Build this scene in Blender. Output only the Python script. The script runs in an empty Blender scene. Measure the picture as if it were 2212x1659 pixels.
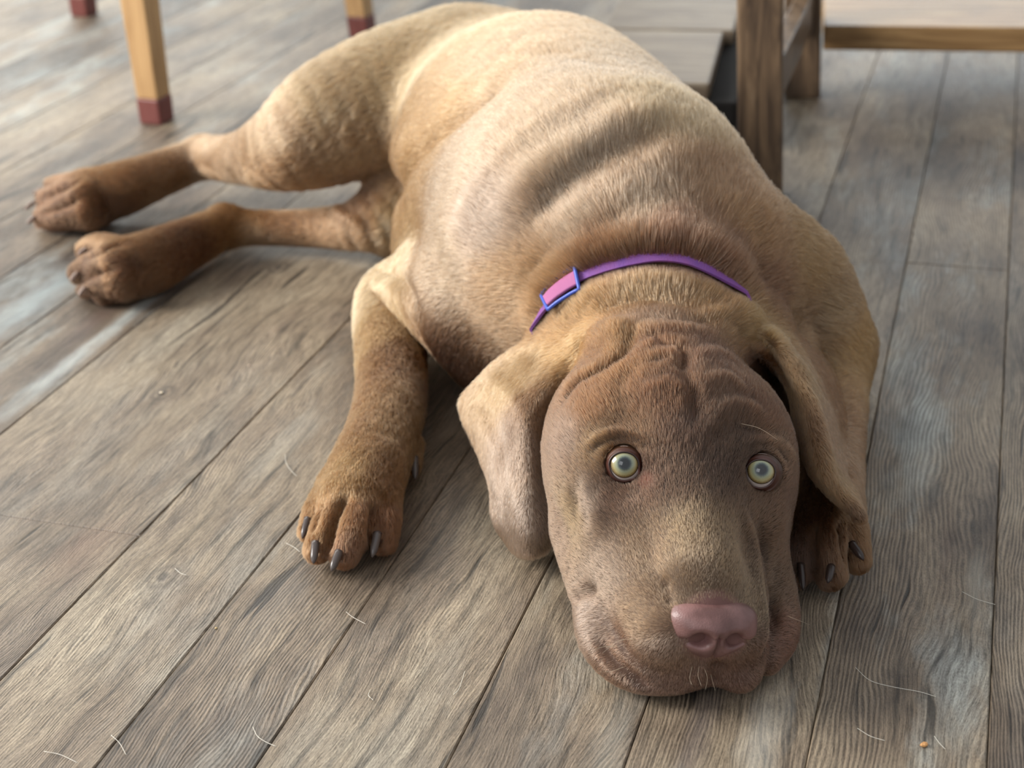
import bpy, math, random
import numpy as np
from mathutils import Vector, Matrix
from mathutils.bvhtree import BVHTree

# ------------------------------------------------------------------ camera
TH, ROLL, FPX, CH = math.radians(26.31), math.radians(-1.877), 3320.0, 0.52
S = bpy.context.scene
COL = S.collection
FWD = np.array([0, math.cos(TH), -math.sin(TH)])
UPV = np.array([0, math.sin(TH), math.cos(TH)])
RGT = np.array([1.0, 0, 0])
CAM = np.array([0, 0, CH])
_c, _s = math.cos(ROLL), math.sin(ROLL)
cam_d = bpy.data.cameras.new('camera')
cam = bpy.data.objects.new('camera', cam_d); COL.objects.link(cam)
cr = _c*RGT + _s*UPV; cu = -_s*RGT + _c*UPV
cam.matrix_world = Matrix(((cr[0], cu[0], -FWD[0], 0), (cr[1], cu[1], -FWD[1], 0), (cr[2], cu[2], -FWD[2], CH), (0, 0, 0, 1)))
cam_d.sensor_width = 36; cam_d.lens = FPX/2212*36
cam_d.clip_start = 0.02; cam_d.clip_end = 50
cam_d.dof.use_dof = True; cam_d.dof.focus_distance = 0.855; cam_d.dof.aperture_fstop = 8.0
S.camera = cam
S.cycles.use_denoising = True
S.cycles.max_bounces = 6; S.cycles.diffuse_bounces = 3; S.cycles.glossy_bounces = 3; S.cycles.transmission_bounces = 5
S.cycles.use_adaptive_sampling = True; S.cycles.adaptive_threshold = 0.045; S.cycles.adaptive_min_samples = 16

# ------------------------------------------------------------------ light
S.view_settings.view_transform = 'Standard'; S.view_settings.look = 'None'
S.view_settings.gamma = 1.0; S.view_settings.exposure = 0.6
try: S.view_settings.use_curve_mapping = False
except Exception: pass
w = bpy.data.worlds.new('world'); S.world = w; w.use_nodes = True
w.node_tree.nodes['Background'].inputs[0].default_value = (0.92, 0.96, 1.0, 1)
w.node_tree.nodes['Background'].inputs[1].default_value = 0.39
def area(name, loc, target, sx, sy, power, color):
    d = bpy.data.lights.new(name, 'AREA'); d.shape = 'RECTANGLE'; d.size = sx; d.size_y = sy
    d.energy = power; d.color = color
    o = bpy.data.objects.new(name, d); COL.objects.link(o); o.location = loc
    o.rotation_euler = (Vector(target)-Vector(loc)).to_track_quat('-Z', 'Y').to_euler()
    return o
area('window_daylight_back', (-1.5, 3.9, 1.55), (0, 1.2, 0), 2.2, 1.5, 50, (0.98, 1.0, 0.95))
area('window_daylight_right', (1.25, 4.6, 0.95), (0.6, 1.6, 0), 1.8, 1.3, 12, (0.93, 0.98, 1.0))
area('window_daylight_left', (-2.3, 1.1, 1.35), (0, 0.95, 0.05), 1.2, 1.2, 72, (1.0, 0.97, 0.92))
area('window_daylight_front', (-1.0, -0.9, 1.5), (0.05, 0.8, 0.05), 1.0, 1.0, 4, (0.95, 0.97, 1.0))

# ------------------------------------------------------------------ pixel / world helpers
def ray(px, py):
    x = (px-1106)/FPX; y = -(py-829.5)/FPX
    return (_c*x-_s*y)*RGT + (_s*x+_c*y)*UPV + FWD
def G(px, py, z=0.0):                    # the point of the sight line at height z
    d = ray(px, py); return CAM + d*((CH-z)/-d[2])
def depth(p): return float((np.asarray(p)-CAM) @ FWD)
def proj(P):
    Q = np.asarray(P, float)-CAM
    X, Y, Z = Q@RGT, Q@UPV, Q@FWD
    x, y = X/Z, Y/Z
    return np.stack([1106+FPX*(_c*x+_s*y), 829.5-FPX*(-_s*x+_c*y)], -1)
def lin(h):                              # sRGB 0-255 triple -> linear
    c = np.array(h, float)/255
    return tuple(np.where(c <= 0.04045, c/12.92, ((c+0.055)/1.055)**2.4))

# ------------------------------------------------------------------ object helpers
def tag(o, label=None, cat=None, group=None, kind=None):
    if label: o['label'] = label
    if cat: o['category'] = cat
    if group: o['group'] = group
    if kind: o['kind'] = kind
    return o
def link(name, me, mat=None, parent=None, smooth=True):
    o = bpy.data.objects.new(name, me); COL.objects.link(o)
    if mat is not None: me.materials.append(mat)
    if parent is not None: o.parent = parent
    if smooth and hasattr(me, 'polygons') and len(me.polygons):
        me.polygons.foreach_set('use_smooth', np.ones(len(me.polygons), bool))
    return o
def mesh(name, V, F, mat=None, parent=None, smooth=True):
    me = bpy.data.meshes.new(name); me.from_pydata([tuple(map(float, v)) for v in V], [], [tuple(map(int, f)) for f in F]); me.update()
    return link(name, me, mat, parent, smooth)
def empty(name, loc):
    o = bpy.data.objects.new(name, None); COL.objects.link(o); o.location = loc; o.empty_display_size = 0.05
    return o
def keep(o, parent):                     # parent, keeping the world place
    o.parent = parent; o.matrix_parent_inverse = Matrix.Translation(-Vector(parent.location)) if parent.parent is None else Matrix()
    return o
def frame_of(d):
    d = np.asarray(d, float); d = d/np.linalg.norm(d)
    a = np.cross(d, [0, 0, 1.0]); 
    if np.linalg.norm(a) < 1e-3: a = np.cross(d, [1.0, 0, 0])
    a /= np.linalg.norm(a); return d, a, np.cross(a, d)
def tube(name, P, R, mat, parent=None, n=8, cap=True):
    P = np.asarray(P, float); R = np.broadcast_to(R, (len(P),)); V = []; F = []
    for i in range(len(P)):
        t = P[min(i+1, len(P)-1)]-P[max(i-1, 0)]; _, a, b = frame_of(t)
        for k in range(n):
            u = 2*math.pi*k/n; V.append(P[i]+R[i]*(math.cos(u)*a+math.sin(u)*b))
    for i in range(len(P)-1):
        for k in range(n):
            F.append((i*n+k, i*n+(k+1) % n, (i+1)*n+(k+1) % n, (i+1)*n+k))
    if cap: F.append(tuple(range(n))[::-1]); F.append(tuple((len(P)-1)*n+k for k in range(n)))
    return mesh(name, V, F, mat, parent)
def box(name, c, half, rot, mat, parent=None, bevel=0.003, taper=(1, 1), lean=(0, 0)):
    V = []
    for z in (-1, 1):
        s = taper[0] if z < 0 else taper[1]
        for x, y in ((-1, -1), (1, -1), (1, 1), (-1, 1)):
            X, Y = x*half[0]*s + (lean[0] if z > 0 else 0), y*half[1]*s + (lean[1] if z > 0 else 0)
            V.append((X, Y, z*half[2]))
    F = [(3, 2, 1, 0), (4, 5, 6, 7), (0, 1, 5, 4), (1, 2, 6, 5), (2, 3, 7, 6), (3, 0, 4, 7)]
    o = mesh(name, V, F, mat, parent, smooth=False)
    o.location = c; o.rotation_euler = (0, 0, rot)
    if bevel:
        m = o.modifiers.new('bevel', 'BEVEL'); m.width = bevel; m.segments = 2
    return o

# ------------------------------------------------------------------ node helpers
class NT:
    def __init__(s, name):
        s.m = bpy.data.materials.new(name); s.m.use_nodes = True; s.t = s.m.node_tree; s.t.nodes.clear()
        s.out = s.t.nodes.new('ShaderNodeOutputMaterial')
    def n(s, typ, **kw):
        x = s.t.nodes.new('ShaderNode'+typ)
        for k, v in kw.items():
            if k.startswith('i_'): x.inputs[k[2:].replace('_', ' ')].default_value = v
            else: setattr(x, k, v)
        return x
    def l(s, a, b): s.t.links.new(a, b); return s
    def val(s, inp, v):
        if hasattr(v, 'is_output'): s.l(v, inp)
        else: inp.default_value = v
    def math(s, op, a, b=0.0, c=0.0, clamp=False):
        x = s.n('Math', operation=op, use_clamp=clamp); s.val(x.inputs[0], a); s.val(x.inputs[1], b)
        s.val(x.inputs[2], c); return x.outputs[0]
    def mix(s, f, a, b, blend='MIX'):
        x = s.n('Mix', data_type='RGBA', blend_type=blend); s.val(x.inputs[0], f)
        for i, v in ((6, a), (7, b)): s.val(x.inputs[i], v if hasattr(v, 'is_output') else (*v[:3], 1))
        return x.outputs[2]
    def ramp(s, f, stops):
        x = s.n('ValToRGB'); s.val(x.inputs[0], f); e = x.color_ramp.elements
        while len(e) < len(stops): e.new(0.5)
        for k, (p, c) in enumerate(stops):
            e[k].position = p; e[k].color = (*c[:3], 1) if hasattr(c, '__len__') else (c, c, c, 1)
        return x.outputs[0]
    def noise(s, vec, scale, detail=4, rough=0.55, dist=0.0):
        x = s.n('TexNoise'); s.l(vec, x.inputs['Vector']); x.inputs['Scale'].default_value = scale
        x.inputs['Detail'].default_value = detail; x.inputs['Roughness'].default_value = rough; x.inputs['Distortion'].default_value = dist
        return x.outputs[0]
    def mapping(s, vec, sc=(1, 1, 1), loc=(0, 0, 0), rot=(0, 0, 0)):
        x = s.n('Mapping'); s.l(vec, x.inputs[0]); s.val(x.inputs[1], loc); x.inputs[2].default_value = rot; x.inputs[3].default_value = sc
        return x.outputs[0]
    def bsdf(s, color, rough=0.5, normal=None, **kw):
        x = s.n('BsdfPrincipled'); s.val(x.inputs['Base Color'], color if hasattr(color, 'is_output') else (*color[:3], 1))
        s.val(x.inputs['Roughness'], rough)
        if normal is not None: s.l(normal, x.inputs['Normal'])
        for k, v in kw.items(): s.val(x.inputs[k.replace('_', ' ')], v)
        s.l(x.outputs[0], s.out.inputs[0]); return x
    def bump(s, h, strength=0.3, dist=0.001, normal=None):
        x = s.n('Bump'); s.l(h, x.inputs['Height']); x.inputs['Strength'].default_value = strength; x.inputs['Distance'].default_value = dist
        if normal is not None: s.l(normal, x.inputs['Normal'])
        return x.outputs[0]

# ------------------------------------------------------------------ floor
YAW = math.radians(17.81)
PN = np.array([math.cos(YAW), -math.sin(YAW)]); PT = np.array([math.sin(YAW), math.cos(YAW)])
STAINS = [(2000, 571, .052, .0035, (66, 54, 46), 1.0), (1900, 566, .020, .006, (74, 60, 50), .9), (150, 1137, .052, .0016, (84, 72, 62), .9), (575, 1330, .016, .055, (70, 68, 68), .9), (640, 1250, .014, .04, (80, 76, 72), .7), (1510, 1590, .008, .060, (62, 60, 68), .9), (2040, 1230, .005, .085, (70, 52, 42), .85),
          (2035, 1480, .004, .06, (52, 44, 40), .9), (2110, 1270, .007, .045, (150, 148, 138), .8), (1650, 1600, .012, .06, (170, 170, 164), .8), (1320, 1600, .010, .06, (150, 150, 142), .6),
          (60, 660, .025, .12, (176, 190, 192), .8), (330, 640, .008, .14, (178, 188, 188), .8), (130, 800, .010, .10, (178, 190, 192), .8), (210, 690, .012, .05, (104, 84, 78), .7),
          (190, 1185, .020, .040, (84, 56, 44), 1.0), (1855, 885, .008, .012, (58, 44, 42), .95), (2050, 845, .012, .016, (74, 62, 60), .8), (1990, 1010, .014, .05, (148, 148, 140), .6),
          (1060, 1390, .002, .022, (40, 32, 28), .95), (350, 850, .010, .016, None, .8), (350, 1247, .011, .017, None, .7), (600, 578, .010, .016, None, .9), (980, 905, .010, .05, (84, 80, 80), .6), (620, 960, .012, .06, (158, 156, 146), .5)]
def floor_mat():
    m = NT('weathered_plank')
    co = m.n('TexCoord').outputs['Object']
    pr = m.n('Attribute', attribute_name='plank').outputs['Color']       # r,g,b random per plank
    sep = m.n('SeparateColor'); m.l(pr, sep.inputs[0]); r, g, b = sep.outputs[0], sep.outputs[1], sep.outputs[2]
    off = m.n('VectorMath', operation='SCALE'); m.l(pr, off.inputs[0]); off.inputs['Scale'].default_value = 37.0
    vec = m.n('VectorMath', operation='ADD'); m.l(co, vec.inputs[0]); m.l(off.outputs[0], vec.inputs[1]); vec = vec.outputs[0]
    # grain that wanders round knots
    low = m.noise(m.mapping(vec, (9, 3.2, 1)), 1.0, 3, 0.5)
    med = m.noise(m.mapping(vec, (60, 14, 1)), 1.0, 3, 0.5)
    sx = m.n('SeparateXYZ'); m.l(vec, sx.inputs[0])
    xx = m.math('ADD', sx.outputs[0], m.math('MULTIPLY', m.math('SUBTRACT', low, 0.5), 0.055))
    xx = m.math('ADD', xx, m.math('MULTIPLY', m.math('SUBTRACT', med, 0.5), 0.004))
    # knots (voronoi cells far apart): push the grain aside
    vk = m.n('TexVoronoi', feature='F1'); m.l(m.mapping(vec, (7.5, 2.6, 1)), vk.inputs['Vector']); vk.inputs['Scale'].default_value = 1.0
    kd = vk.outputs['Distance']
    kb = m.math('POWER', m.math('SUBTRACT', 1.0, m.math('MULTIPLY', kd, 2.6), clamp=True), 2.0)
    xx = m.math('ADD', xx, m.math('MULTIPLY', kb, 0.022))
    cx = m.n('CombineXYZ'); m.l(xx, cx.inputs[0]); m.l(sx.outputs[1], cx.inputs[1]); m.l(sx.outputs[2], cx.inputs[2]); gv = cx.outputs[0]
    # ridge lines
    wv = m.math('SINE', m.math('MULTIPLY', xx, m.math('MULTIPLY_ADD', b, 2000.0, 2250.0)))
    wv = m.math('MULTIPLY_ADD', wv, 0.5, 0.5)
    brk = m.noise(m.mapping(gv, (420, 42, 1)), 1.0, 3, 0.6)
    fine = m.noise(m.mapping(gv, (1100, 60, 1)), 1.0, 3, 0.65)
    spk = m.noise(m.mapping(gv, (1500, 420, 1)), 1.0, 3, 0.7)
    coarse = m.noise(m.mapping(gv, (190, 12, 1)), 1.0, 4, 0.6)
    zone = m.ramp(m.noise(m.mapping(vec, (14, 2.0, 1)), 1.0, 2, 0.5), [(0.40, 0.0), (0.56, 1.0)])
    ridge = m.math('MULTIPLY', m.math('MULTIPLY', m.math('SUBTRACT', wv, 0.5), m.math('MULTIPLY_ADD', zone, 0.55, 0.22)), m.math('SUBTRACT', 1.15, m.math('MULTIPLY', b, 0.5)))
    h = m.math('ADD', m.math('ADD', ridge, m.math('MULTIPLY', m.math('SUBTRACT', brk, 0.5), 1.1)),
               m.math('ADD', m.math('MULTIPLY', m.math('SUBTRACT', fine, 0.5), 2.0), m.math('MULTIPLY', m.math('SUBTRACT', spk, 0.5), 1.7)))
    # plank tone
    patch = m.noise(m.mapping(vec, (11, 3.5, 1)), 1.0, 5, 0.62)
    base = m.ramp(m.math('ADD', patch, m.math('MULTIPLY', m.math('SUBTRACT', r, 0.5), 0.20)),
                  [(0.30, lin((70, 60, 53))), (0.42, lin((102, 89, 76))), (0.52, lin((128, 113, 96))), (0.62, lin((146, 131, 111))), (0.74, lin((160, 147, 127)))])
    blue = m.ramp(m.noise(m.mapping(vec, (16, 4.5, 1), (5, 3, 0)), 1.0, 5, 0.65), [(0.50, 0.0), (0.66, 1.0)])
    base = m.mix(m.math('MULTIPLY', blue, m.math('MULTIPLY_ADD', g, 0.7, 0.1)), base, lin((160, 170, 170)))
    dk = m.ramp(m.noise(m.mapping(vec, (15, 4, 1), (9, 1, 0)), 1.0, 4, 0.6), [(0.56, 0.0), (0.70, 1.0)])
    base = m.mix(m.math('MULTIPLY', dk, 0.65), base, lin((72, 60, 54)))
    base = m.mix(m.math('MULTIPLY', m.math('MULTIPLY_ADD', m.math('SUBTRACT', h, 0.0), 0.9, 0.5, clamp=True), 1.0), m.mix(1.0, base, (0.42, 0.40, 0.38), 'MULTIPLY'), m.mix(1.0, base, (1.5, 1.5, 1.48), 'MULTIPLY'))
    cr_ = m.ramp(coarse, [(0.30, 0.35), (0.46, 1.0)])
    base = m.mix(1.0, base, cr_, 'MULTIPLY')
    crack = m.ramp(m.noise(m.mapping(gv, (95, 5.5, 1), (3, 8, 0)), 1.0, 2, 0.5), [(0.70, 1.0), (0.735, 0.25)])
    base = m.mix(1.0, base, crack, 'MULTIPLY')
    core = m.ramp(kd, [(0.03, 0.25), (0.075, 1.0)])
    base = m.mix(1.0, base, core, 'MULTIPLY')
    # stains, washes and knots of their own at places on the boards
    warp = m.math('MULTIPLY', m.math('SUBTRACT', m.noise(m.mapping(co, (120, 26, 1)), 1.0, 4, 0.65), 0.5), 1.5)
    so = m.n('SeparateXYZ'); m.l(co, so.inputs[0])
    for px, py, rx, ry, colr, amt in STAINS:
        g_ = G(px, py)[:2]; cx_, cy_ = float(g_@PN), float(g_@PT)
        dx = m.math('MULTIPLY', m.math('SUBTRACT', so.outputs[0], cx_), 1/rx); dy = m.math('MULTIPLY', m.math('SUBTRACT', so.outputs[1], cy_), 1/ry)
        d = m.math('ADD', m.math('SQRT', m.math('ADD', m.math('MULTIPLY', dx, dx), m.math('MULTIPLY', dy, dy))), warp if colr is not None else m.math('MULTIPLY', warp, 0.45))
        mk = m.math('MULTIPLY', m.math('SUBTRACT', 1.25, d, clamp=True), amt)
        if colr is None:
            mk = m.math('MULTIPLY', mk, m.math('MULTIPLY_ADD', m.math('SINE', m.math('MULTIPLY', d, 11.0)), 0.5, 0.5)); base = m.mix(mk, base, lin((58, 50, 46)))
        else: base = m.mix(mk, base, m.mix(0.45, lin(colr), m.mix(1.0, base, (1.6, 1.6, 1.6), 'MULTIPLY')))
    hh = m.math('ADD', m.math('MULTIPLY', h, 0.5), m.math('MULTIPLY', crack, 0.8))
    nb = m.bump(hh, 0.75, 0.0006)
    rough = m.math('MULTIPLY_ADD', spk, 0.2, 0.36)
    m.bsdf(base, rough, nb, Specular_IOR_Level=0.55)
    return m.m
def build_floor():
    rng = random.Random(5)
    seams = [-1.273, -0.945, -0.771, -0.617, -0.435, -0.267, -0.098, 0.07]
    s = seams[:]; x = seams[0]
    while x > -4.5: x -= 0.17; s.insert(0, x)
    x = seams[-1]
    while x < 4.5: x += 0.168; s.append(x)
    s = [q*CH for q in s]
    TONES = {-1.273: (.72, .05, .9), -.945: (.75, .12, .8), -.771: (.35, .25, .5), -.617: (.70, .05, .9), -.435: (.55, .30, .4), -.267: (.50, .45, .2), -.098: (.62, .60, .0), .07: (.50, .0, .2)}
    V, F, C = [], [], []
    e1 = float(G(150, 1134)[:2] @ PT); e2 = float(G(2000, 570)[:2] @ PT)
    L = 2.4; g = 0.0004
    for i in range(len(s)-1):
        a, b = s[i], s[i+1]
        xm = (a+b)/2
        st = 2.25+rng.uniform(0, 0.3)
        if abs(a-(-1.273*CH)) < 1e-6: st = e1-L
        if abs(b-0.07*CH) < 1e-6: st = e2-L
        y = st-4*L
        while y < 6.0:
            y2 = y+L
            if y2 > -1.2:
                c = (rng.random(), rng.random(), rng.random())
                for q_, v_ in TONES.items():
                    if abs(a/CH-q_) < 1e-4: c = v_
                k = len(V); bz = 0.0007
                for (X, Y, Z) in ((a+g, y+g, 0), (b-g, y+g, 0), (b-g, y2-g, 0), (a+g, y2-g, 0)): V.append((X, Y, Z-bz))
                for (X, Y, Z) in ((a+g+bz, y+g+bz, 0), (b-g-bz, y+g+bz, 0), (b-g-bz, y2-g-bz, 0), (a+g+bz, y2-g-bz, 0)): V.append((X, Y, Z))
                for (X, Y) in ((a, y), (b, y), (b, y2), (a, y2)): V.append((X, Y, -0.002))
                F += [(k+4, k+5, k+6, k+7)]; C += [c]
                for q in range(4):
                    F += [(k+q, k+(q+1) % 4, k+4+(q+1) % 4, k+4+q), (k+8+q, k+8+(q+1) % 4, k+(q+1) % 4, k+q)]; C += [c, c]
            y = y2
    o = mesh('floor', V, F, floor_mat(), smooth=False)
    at = o.data.attributes.new('plank', 'FLOAT_COLOR', 'FACE')
    at.data.foreach_set('color', np.array([(*c, 1) for c in C], np.float32).ravel())
    o.rotation_euler = (0, 0, -YAW)
    tag(o, 'weathered grey-brown wood plank floor', kind='structure')
build_floor()

# ------------------------------------------------------------------ furniture
def wood_mat(name, stops, scale=(60, 60, 5), rough=0.5, bump=0.25):
    m = NT(name); co = m.n('TexCoord').outputs['Object']
    nz = m.noise(m.mapping(co, scale), 1.0, 5, 0.6, 1.2)
    col = m.ramp(nz, stops)
    m.bsdf(col, rough, m.bump(nz, bump, 0.001)); return m.m
M_tan = wood_mat('honey_oak', [(0.3, lin((166, 128, 84))), (0.6, lin((196, 158, 110))), (0.8, lin((206, 172, 126)))], (90, 90, 6), 0.45, 0.1)
M_red = wood_mat('mahogany_stain', [(0.3, lin((92, 44, 40))), (0.7, lin((124, 68, 62)))], (60, 60, 9), 0.45, 0.05)
M_rust = wood_mat('rustic_walnut', [(0.25, lin((54, 42, 34))), (0.42, lin((92, 74, 58))), (0.58, lin((128, 104, 80))), (0.75, lin((150, 126, 100)))], (70, 70, 9), 0.45, 0.5)
M_rustH = wood_mat('rustic_walnut_board', [(0.25, lin((96, 70, 44))), (0.42, lin((146, 112, 72))), (0.58, lin((178, 142, 96))), (0.75, lin((196, 164, 116)))], (5, 60, 60), 0.42, 0.4)
M_plat = wood_mat('grey_brown_board', [(0.25, lin((92, 80, 68))), (0.45, lin((118, 104, 88))), (0.62, lin((142, 128, 108))), (0.8, lin((156, 142, 122)))], (6, 45, 45), 0.5, 0.4)
M_black = wood_mat('shade_black_side', [(0.3, lin((12, 10, 9))), (0.7, lin((24, 20, 17)))], (30, 30, 30), 0.95, 0.2)  # near-black colour standing for the shade beside and beneath the bench

def build_chair():
    A, B, C_ = G(340, 262)[:2], G(183, 32)[:2], G(785, 78)[:2]
    ac = (A-C_)/2; bc = (B-C_)/2; cen = (A+B)/2
    D = A+B-C_
    root = empty('dining_chair', (cen[0], cen[1], 0))
    tag(root, 'honey oak chair with mahogany-tipped legs standing on the floor behind the dog', 'chair')
    hgt = 0.42
    for P in (A, B, C_, D):
        v = cen-P; L = np.linalg.norm(v); v = v/L
        ang = math.atan2(ac[1], ac[0])+0.12
        w0, w1 = 0.0140, 0.021
        def sec(z, extra=0):
            t = z/hgt; c = P+v*(0.030*t); hw = w0+(w1-w0)*t+extra
            u = np.array([math.cos(ang), math.sin(ang)]); q = np.array([-u[1], u[0]])
            return [(*(c+u*hw*i+q*hw*j), z) for i, j in ((-1, -1), (1, -1), (1, 1), (-1, 1))]
        def prism(name, z0, z1, mat, ex, par):
            V = [Vector(p)-Vector((cen[0], cen[1], 0)) for p in sec(z0, ex)+sec(z1, ex)]
            o = mesh(name, V, [(3, 2, 1, 0), (4, 5, 6, 7), (0, 1, 5, 4), (1, 2, 6, 5), (2, 3, 7, 6), (3, 0, 4, 7)], mat, par, smooth=False)
            mm = o.modifiers.new('bevel', 'BEVEL'); mm.width = 0.002; mm.segments = 2; return o
        leg = prism('leg', 0.030, hgt, M_tan, 0, root)
        tip = prism('leg_tip', 0.0, 0.0305, M_red, 0.0008, leg); tip['label'] = 'mahogany red painted tip'
    a = math.atan2(ac[1], ac[0]); hx, hy = np.linalg.norm(ac)*1.0, np.linalg.norm(bc)*1.0
    box('seat', (0, 0, hgt+0.012), (hx+0.02, hy+0.02, 0.014), a, M_tan, root, 0.006)
    box('backrest', ((B+D)/2-cen).tolist()+[hgt+0.24], (hx*0.95, 0.012, 0.22), a, M_tan, root, 0.006)
build_chair()

def build_table():
    yaw = math.radians(-10.6)
    ux = np.array([math.cos(yaw), math.sin(yaw)]); uy = np.array([-ux[1], ux[0]])
    hw = 0.0215
    fr = G(1690, 440)[:2]; cF = fr - ux*hw + uy*hw
    bl = G(1772, 214)[:2]; cB = bl - ux*hw + uy*hw
    root = empty('rustic_table', (cF[0], cF[1], 0))
    tag(root, 'low rustic dark walnut table with square legs and low shelf boards behind the dog', 'table')
    def loc(p, z): return (p[0]-cF[0], p[1]-cF[1], z)
    W = 0.95
    cFr = cF+ux*W; cBr = cB+ux*W
    for c in (cF, cB, cFr, cBr):
        box('leg', loc(c, 0.16), (hw, hw, 0.16), yaw, M_rust, root, 0.003, lean=(-0.014 if (c is cF or c is cB) else 0.014, 0))
    # low board seen lying between the rear legs, its face in shade
    mid = (cB+cBr)/2
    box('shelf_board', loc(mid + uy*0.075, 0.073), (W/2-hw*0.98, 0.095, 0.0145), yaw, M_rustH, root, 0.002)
    side = cB-cF; ls = np.linalg.norm(side); ya = math.atan2(side[1], side[0])
    box('side_rail', loc((cF+cB)/2, 0.105), (ls/2-hw, 0.010, 0.022), ya, M_rust, root, 0.002)
    side2 = cBr-cFr
    box('side_rail', loc((cFr+cBr)/2, 0.105), (ls/2-hw, 0.010, 0.022), ya, M_rust, root, 0.002)
    box('tabletop', loc((cF+cBr)/2, 0.335), (W/2+0.06, ls/2+0.06, 0.015), yaw, M_rust, root, 0.004)  # unseen top, set low to deepen the shade on the floor
build_table()

def build_platform():
    z = 0.075
    p = [G(1563, 66, z)[:2], G(1515, 245, z)[:2]]
    d = p[0]-p[1]; d = d/np.linalg.norm(d); n = np.array([d[1], -d[0]])      # n points right
    ang = math.atan2(d[1], d[0])-math.pi/2
    w = 0.150
    cen = p[1]+d*0.10 - n*w/2
    root = empty('low_wooden_bench', (cen[0], cen[1], 0))
    tag(root, 'low grey-brown wooden bench of wide boards just left of the table leg', 'bench')
    L1 = np.linalg.norm(p[0]-p[1])
    def add(name, c, half, mat, bev=0.003, par=root): return box(name, (c[0]-cen[0], c[1]-cen[1], c[2]), half, ang, mat, par, bev)
    c1 = p[0]-d*0.12-n*w/2
    add('board', (*c1, z-0.009), (w/2, 0.118, 0.009), M_plat)
    c2 = p[0]+d*0.10-n*(w/2-0.008)
    add('board', (*c2, z-0.009), (w/2+0.004, 0.097, 0.009), M_plat)
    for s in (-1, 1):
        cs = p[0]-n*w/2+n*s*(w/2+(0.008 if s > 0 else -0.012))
        add('shade_side_panel', (*cs, (z-0.019)/2), (0.022 if s > 0 else 0.008, 0.24, (z-0.019)/2), M_black)  # right panel widened and blackened to stand for the shaded gap
build_platform()

# ------------------------------------------------------------------ dog: body surface
VOX = 0.002
LO = np.array([-0.46, 0.585, -0.006]); CO = VOX*4
NC = np.array([116, 158, 44]); UP = LO + NC*CO
def rc_sdf(P, a, b, ra, rb):
    ab = b-a; L2 = ab@ab
    if L2 < 1e-12: return np.linalg.norm(P-a, axis=1)-ra
    t = np.clip(((P-a)@ab)/L2, 0, 1)
    return np.linalg.norm(P-a-t[:, None]*ab, axis=1)-(ra+(rb-ra)*t)
def spline2(pts, n=8):
    A = np.array(pts, float); A = np.concatenate([[2*A[0]-A[1]], A, [2*A[-1]-A[-2]]]); o = []
    for i in range(1, len(A)-2):
        for t in np.arange(n)/n:
            a, b, c, d = A[i-1], A[i], A[i+1], A[i+2]
            o.append(0.5*((2*b)+(c-a)*t+(2*a-5*b+4*c-d)*t*t+(3*b-a-3*c+d)*t**3))
    o.append(A[-2]); return np.array(o)
PRIMS = []
def RC(a, b, ra, rb, k=0.02): PRIMS.append(('rc', np.array(a, float), np.array(b, float), ra, rb, k))
def EL(c, R, rad, k=0.02): PRIMS.append(('el', np.array(c, float), np.array(R, float), np.array(rad, float), None, k))
def SHEET(grid, r, k=0.008):
    PRIMS.append(('sh', np.array(grid, np.float32), None, r, None, k))
def CUT(c, r, k=0.001): PRIMS.append(('cut', np.array(c, float), None, r, None, k))
def bounds(p):
    t = p[0]
    if t == 'rc': r = max(p[3], p[4]); lo, hi = np.minimum(p[1], p[2])-r, np.maximum(p[1], p[2])+r
    elif t == 'ch': r = p[2].max(); lo, hi = p[1].min(0)-r, p[1].max(0)+r
    elif t == 'el': r = p[3].max(); lo, hi = p[1]-r, p[1]+r
    elif t == 'sh': lo, hi = p[1].min(0)-p[3], p[1].max(0)+p[3]
    else: lo, hi = p[1]-p[3], p[1]+p[3]
    m = p[5]+0.022
    return lo-m, hi+m
def sdf(P, chunk=400000):
    P = np.asarray(P, np.float32); out = np.full(len(P), 0.06, np.float32)
    for p in PRIMS:
        lo, hi = bounds(p)
        idx = np.where(((P > lo) & (P < hi)).all(1))[0]
        if not len(idx): continue
        Q = P[idx]
        if p[0] == 'rc': d = rc_sdf(Q, p[1].astype(np.float32), p[2].astype(np.float32), p[3], p[4])
        elif p[0] == 'ch':
            A = p[1].astype(np.float32); d = np.full(len(Q), 9, np.float32)
            for i in range(len(A)-1): d = np.minimum(d, rc_sdf(Q, A[i], A[i+1], p[2][i], p[2][i+1]))
        elif p[0] == 'el':
            q = (Q-p[1].astype(np.float32))@p[2].T.astype(np.float32)
            k0 = np.linalg.norm(q/p[3], axis=1); k1 = np.linalg.norm(q/(p[3]**2), axis=1)
            d = np.where(k1 > 1e-6, k0*(k0-1)/np.maximum(k1, 1e-6), -p[3].min())
        elif p[0] == 'sh':
            g = p[1]; d = np.empty(len(Q), np.float32)
            g2 = (g*g).sum(1)
            for s in range(0, len(Q), 20000):
                q = Q[s:s+20000]
                D = (q*q).sum(1)[:, None]+g2[None]-2*q@g.T
                d[s:s+20000] = np.sqrt(np.maximum(D.min(1), 0))
            d -= p[3]
        elif p[0] == 'cut':
            d = -(np.linalg.norm(Q-p[1].astype(np.float32), axis=1)-p[3])
            cur = out[idx]; k = p[5]; h = np.clip(0.5-0.5*(cur-d)/k, 0, 1)
            out[idx] = cur+(d-cur)*h + k*h*(1-h); continue
        k = p[5]; cur = out[idx]
        h = np.clip(0.5+0.5*(d-cur)/k, 0, 1)
        out[idx] = d+(cur-d)*h-k*h*(1-h)
    fl = 0.0008-P[:, 2]; k = 0.004
    h = np.clip(0.5-0.5*(out-fl)/k, 0, 1)
    return out+(fl-out)*h+k*h*(1-h)
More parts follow.
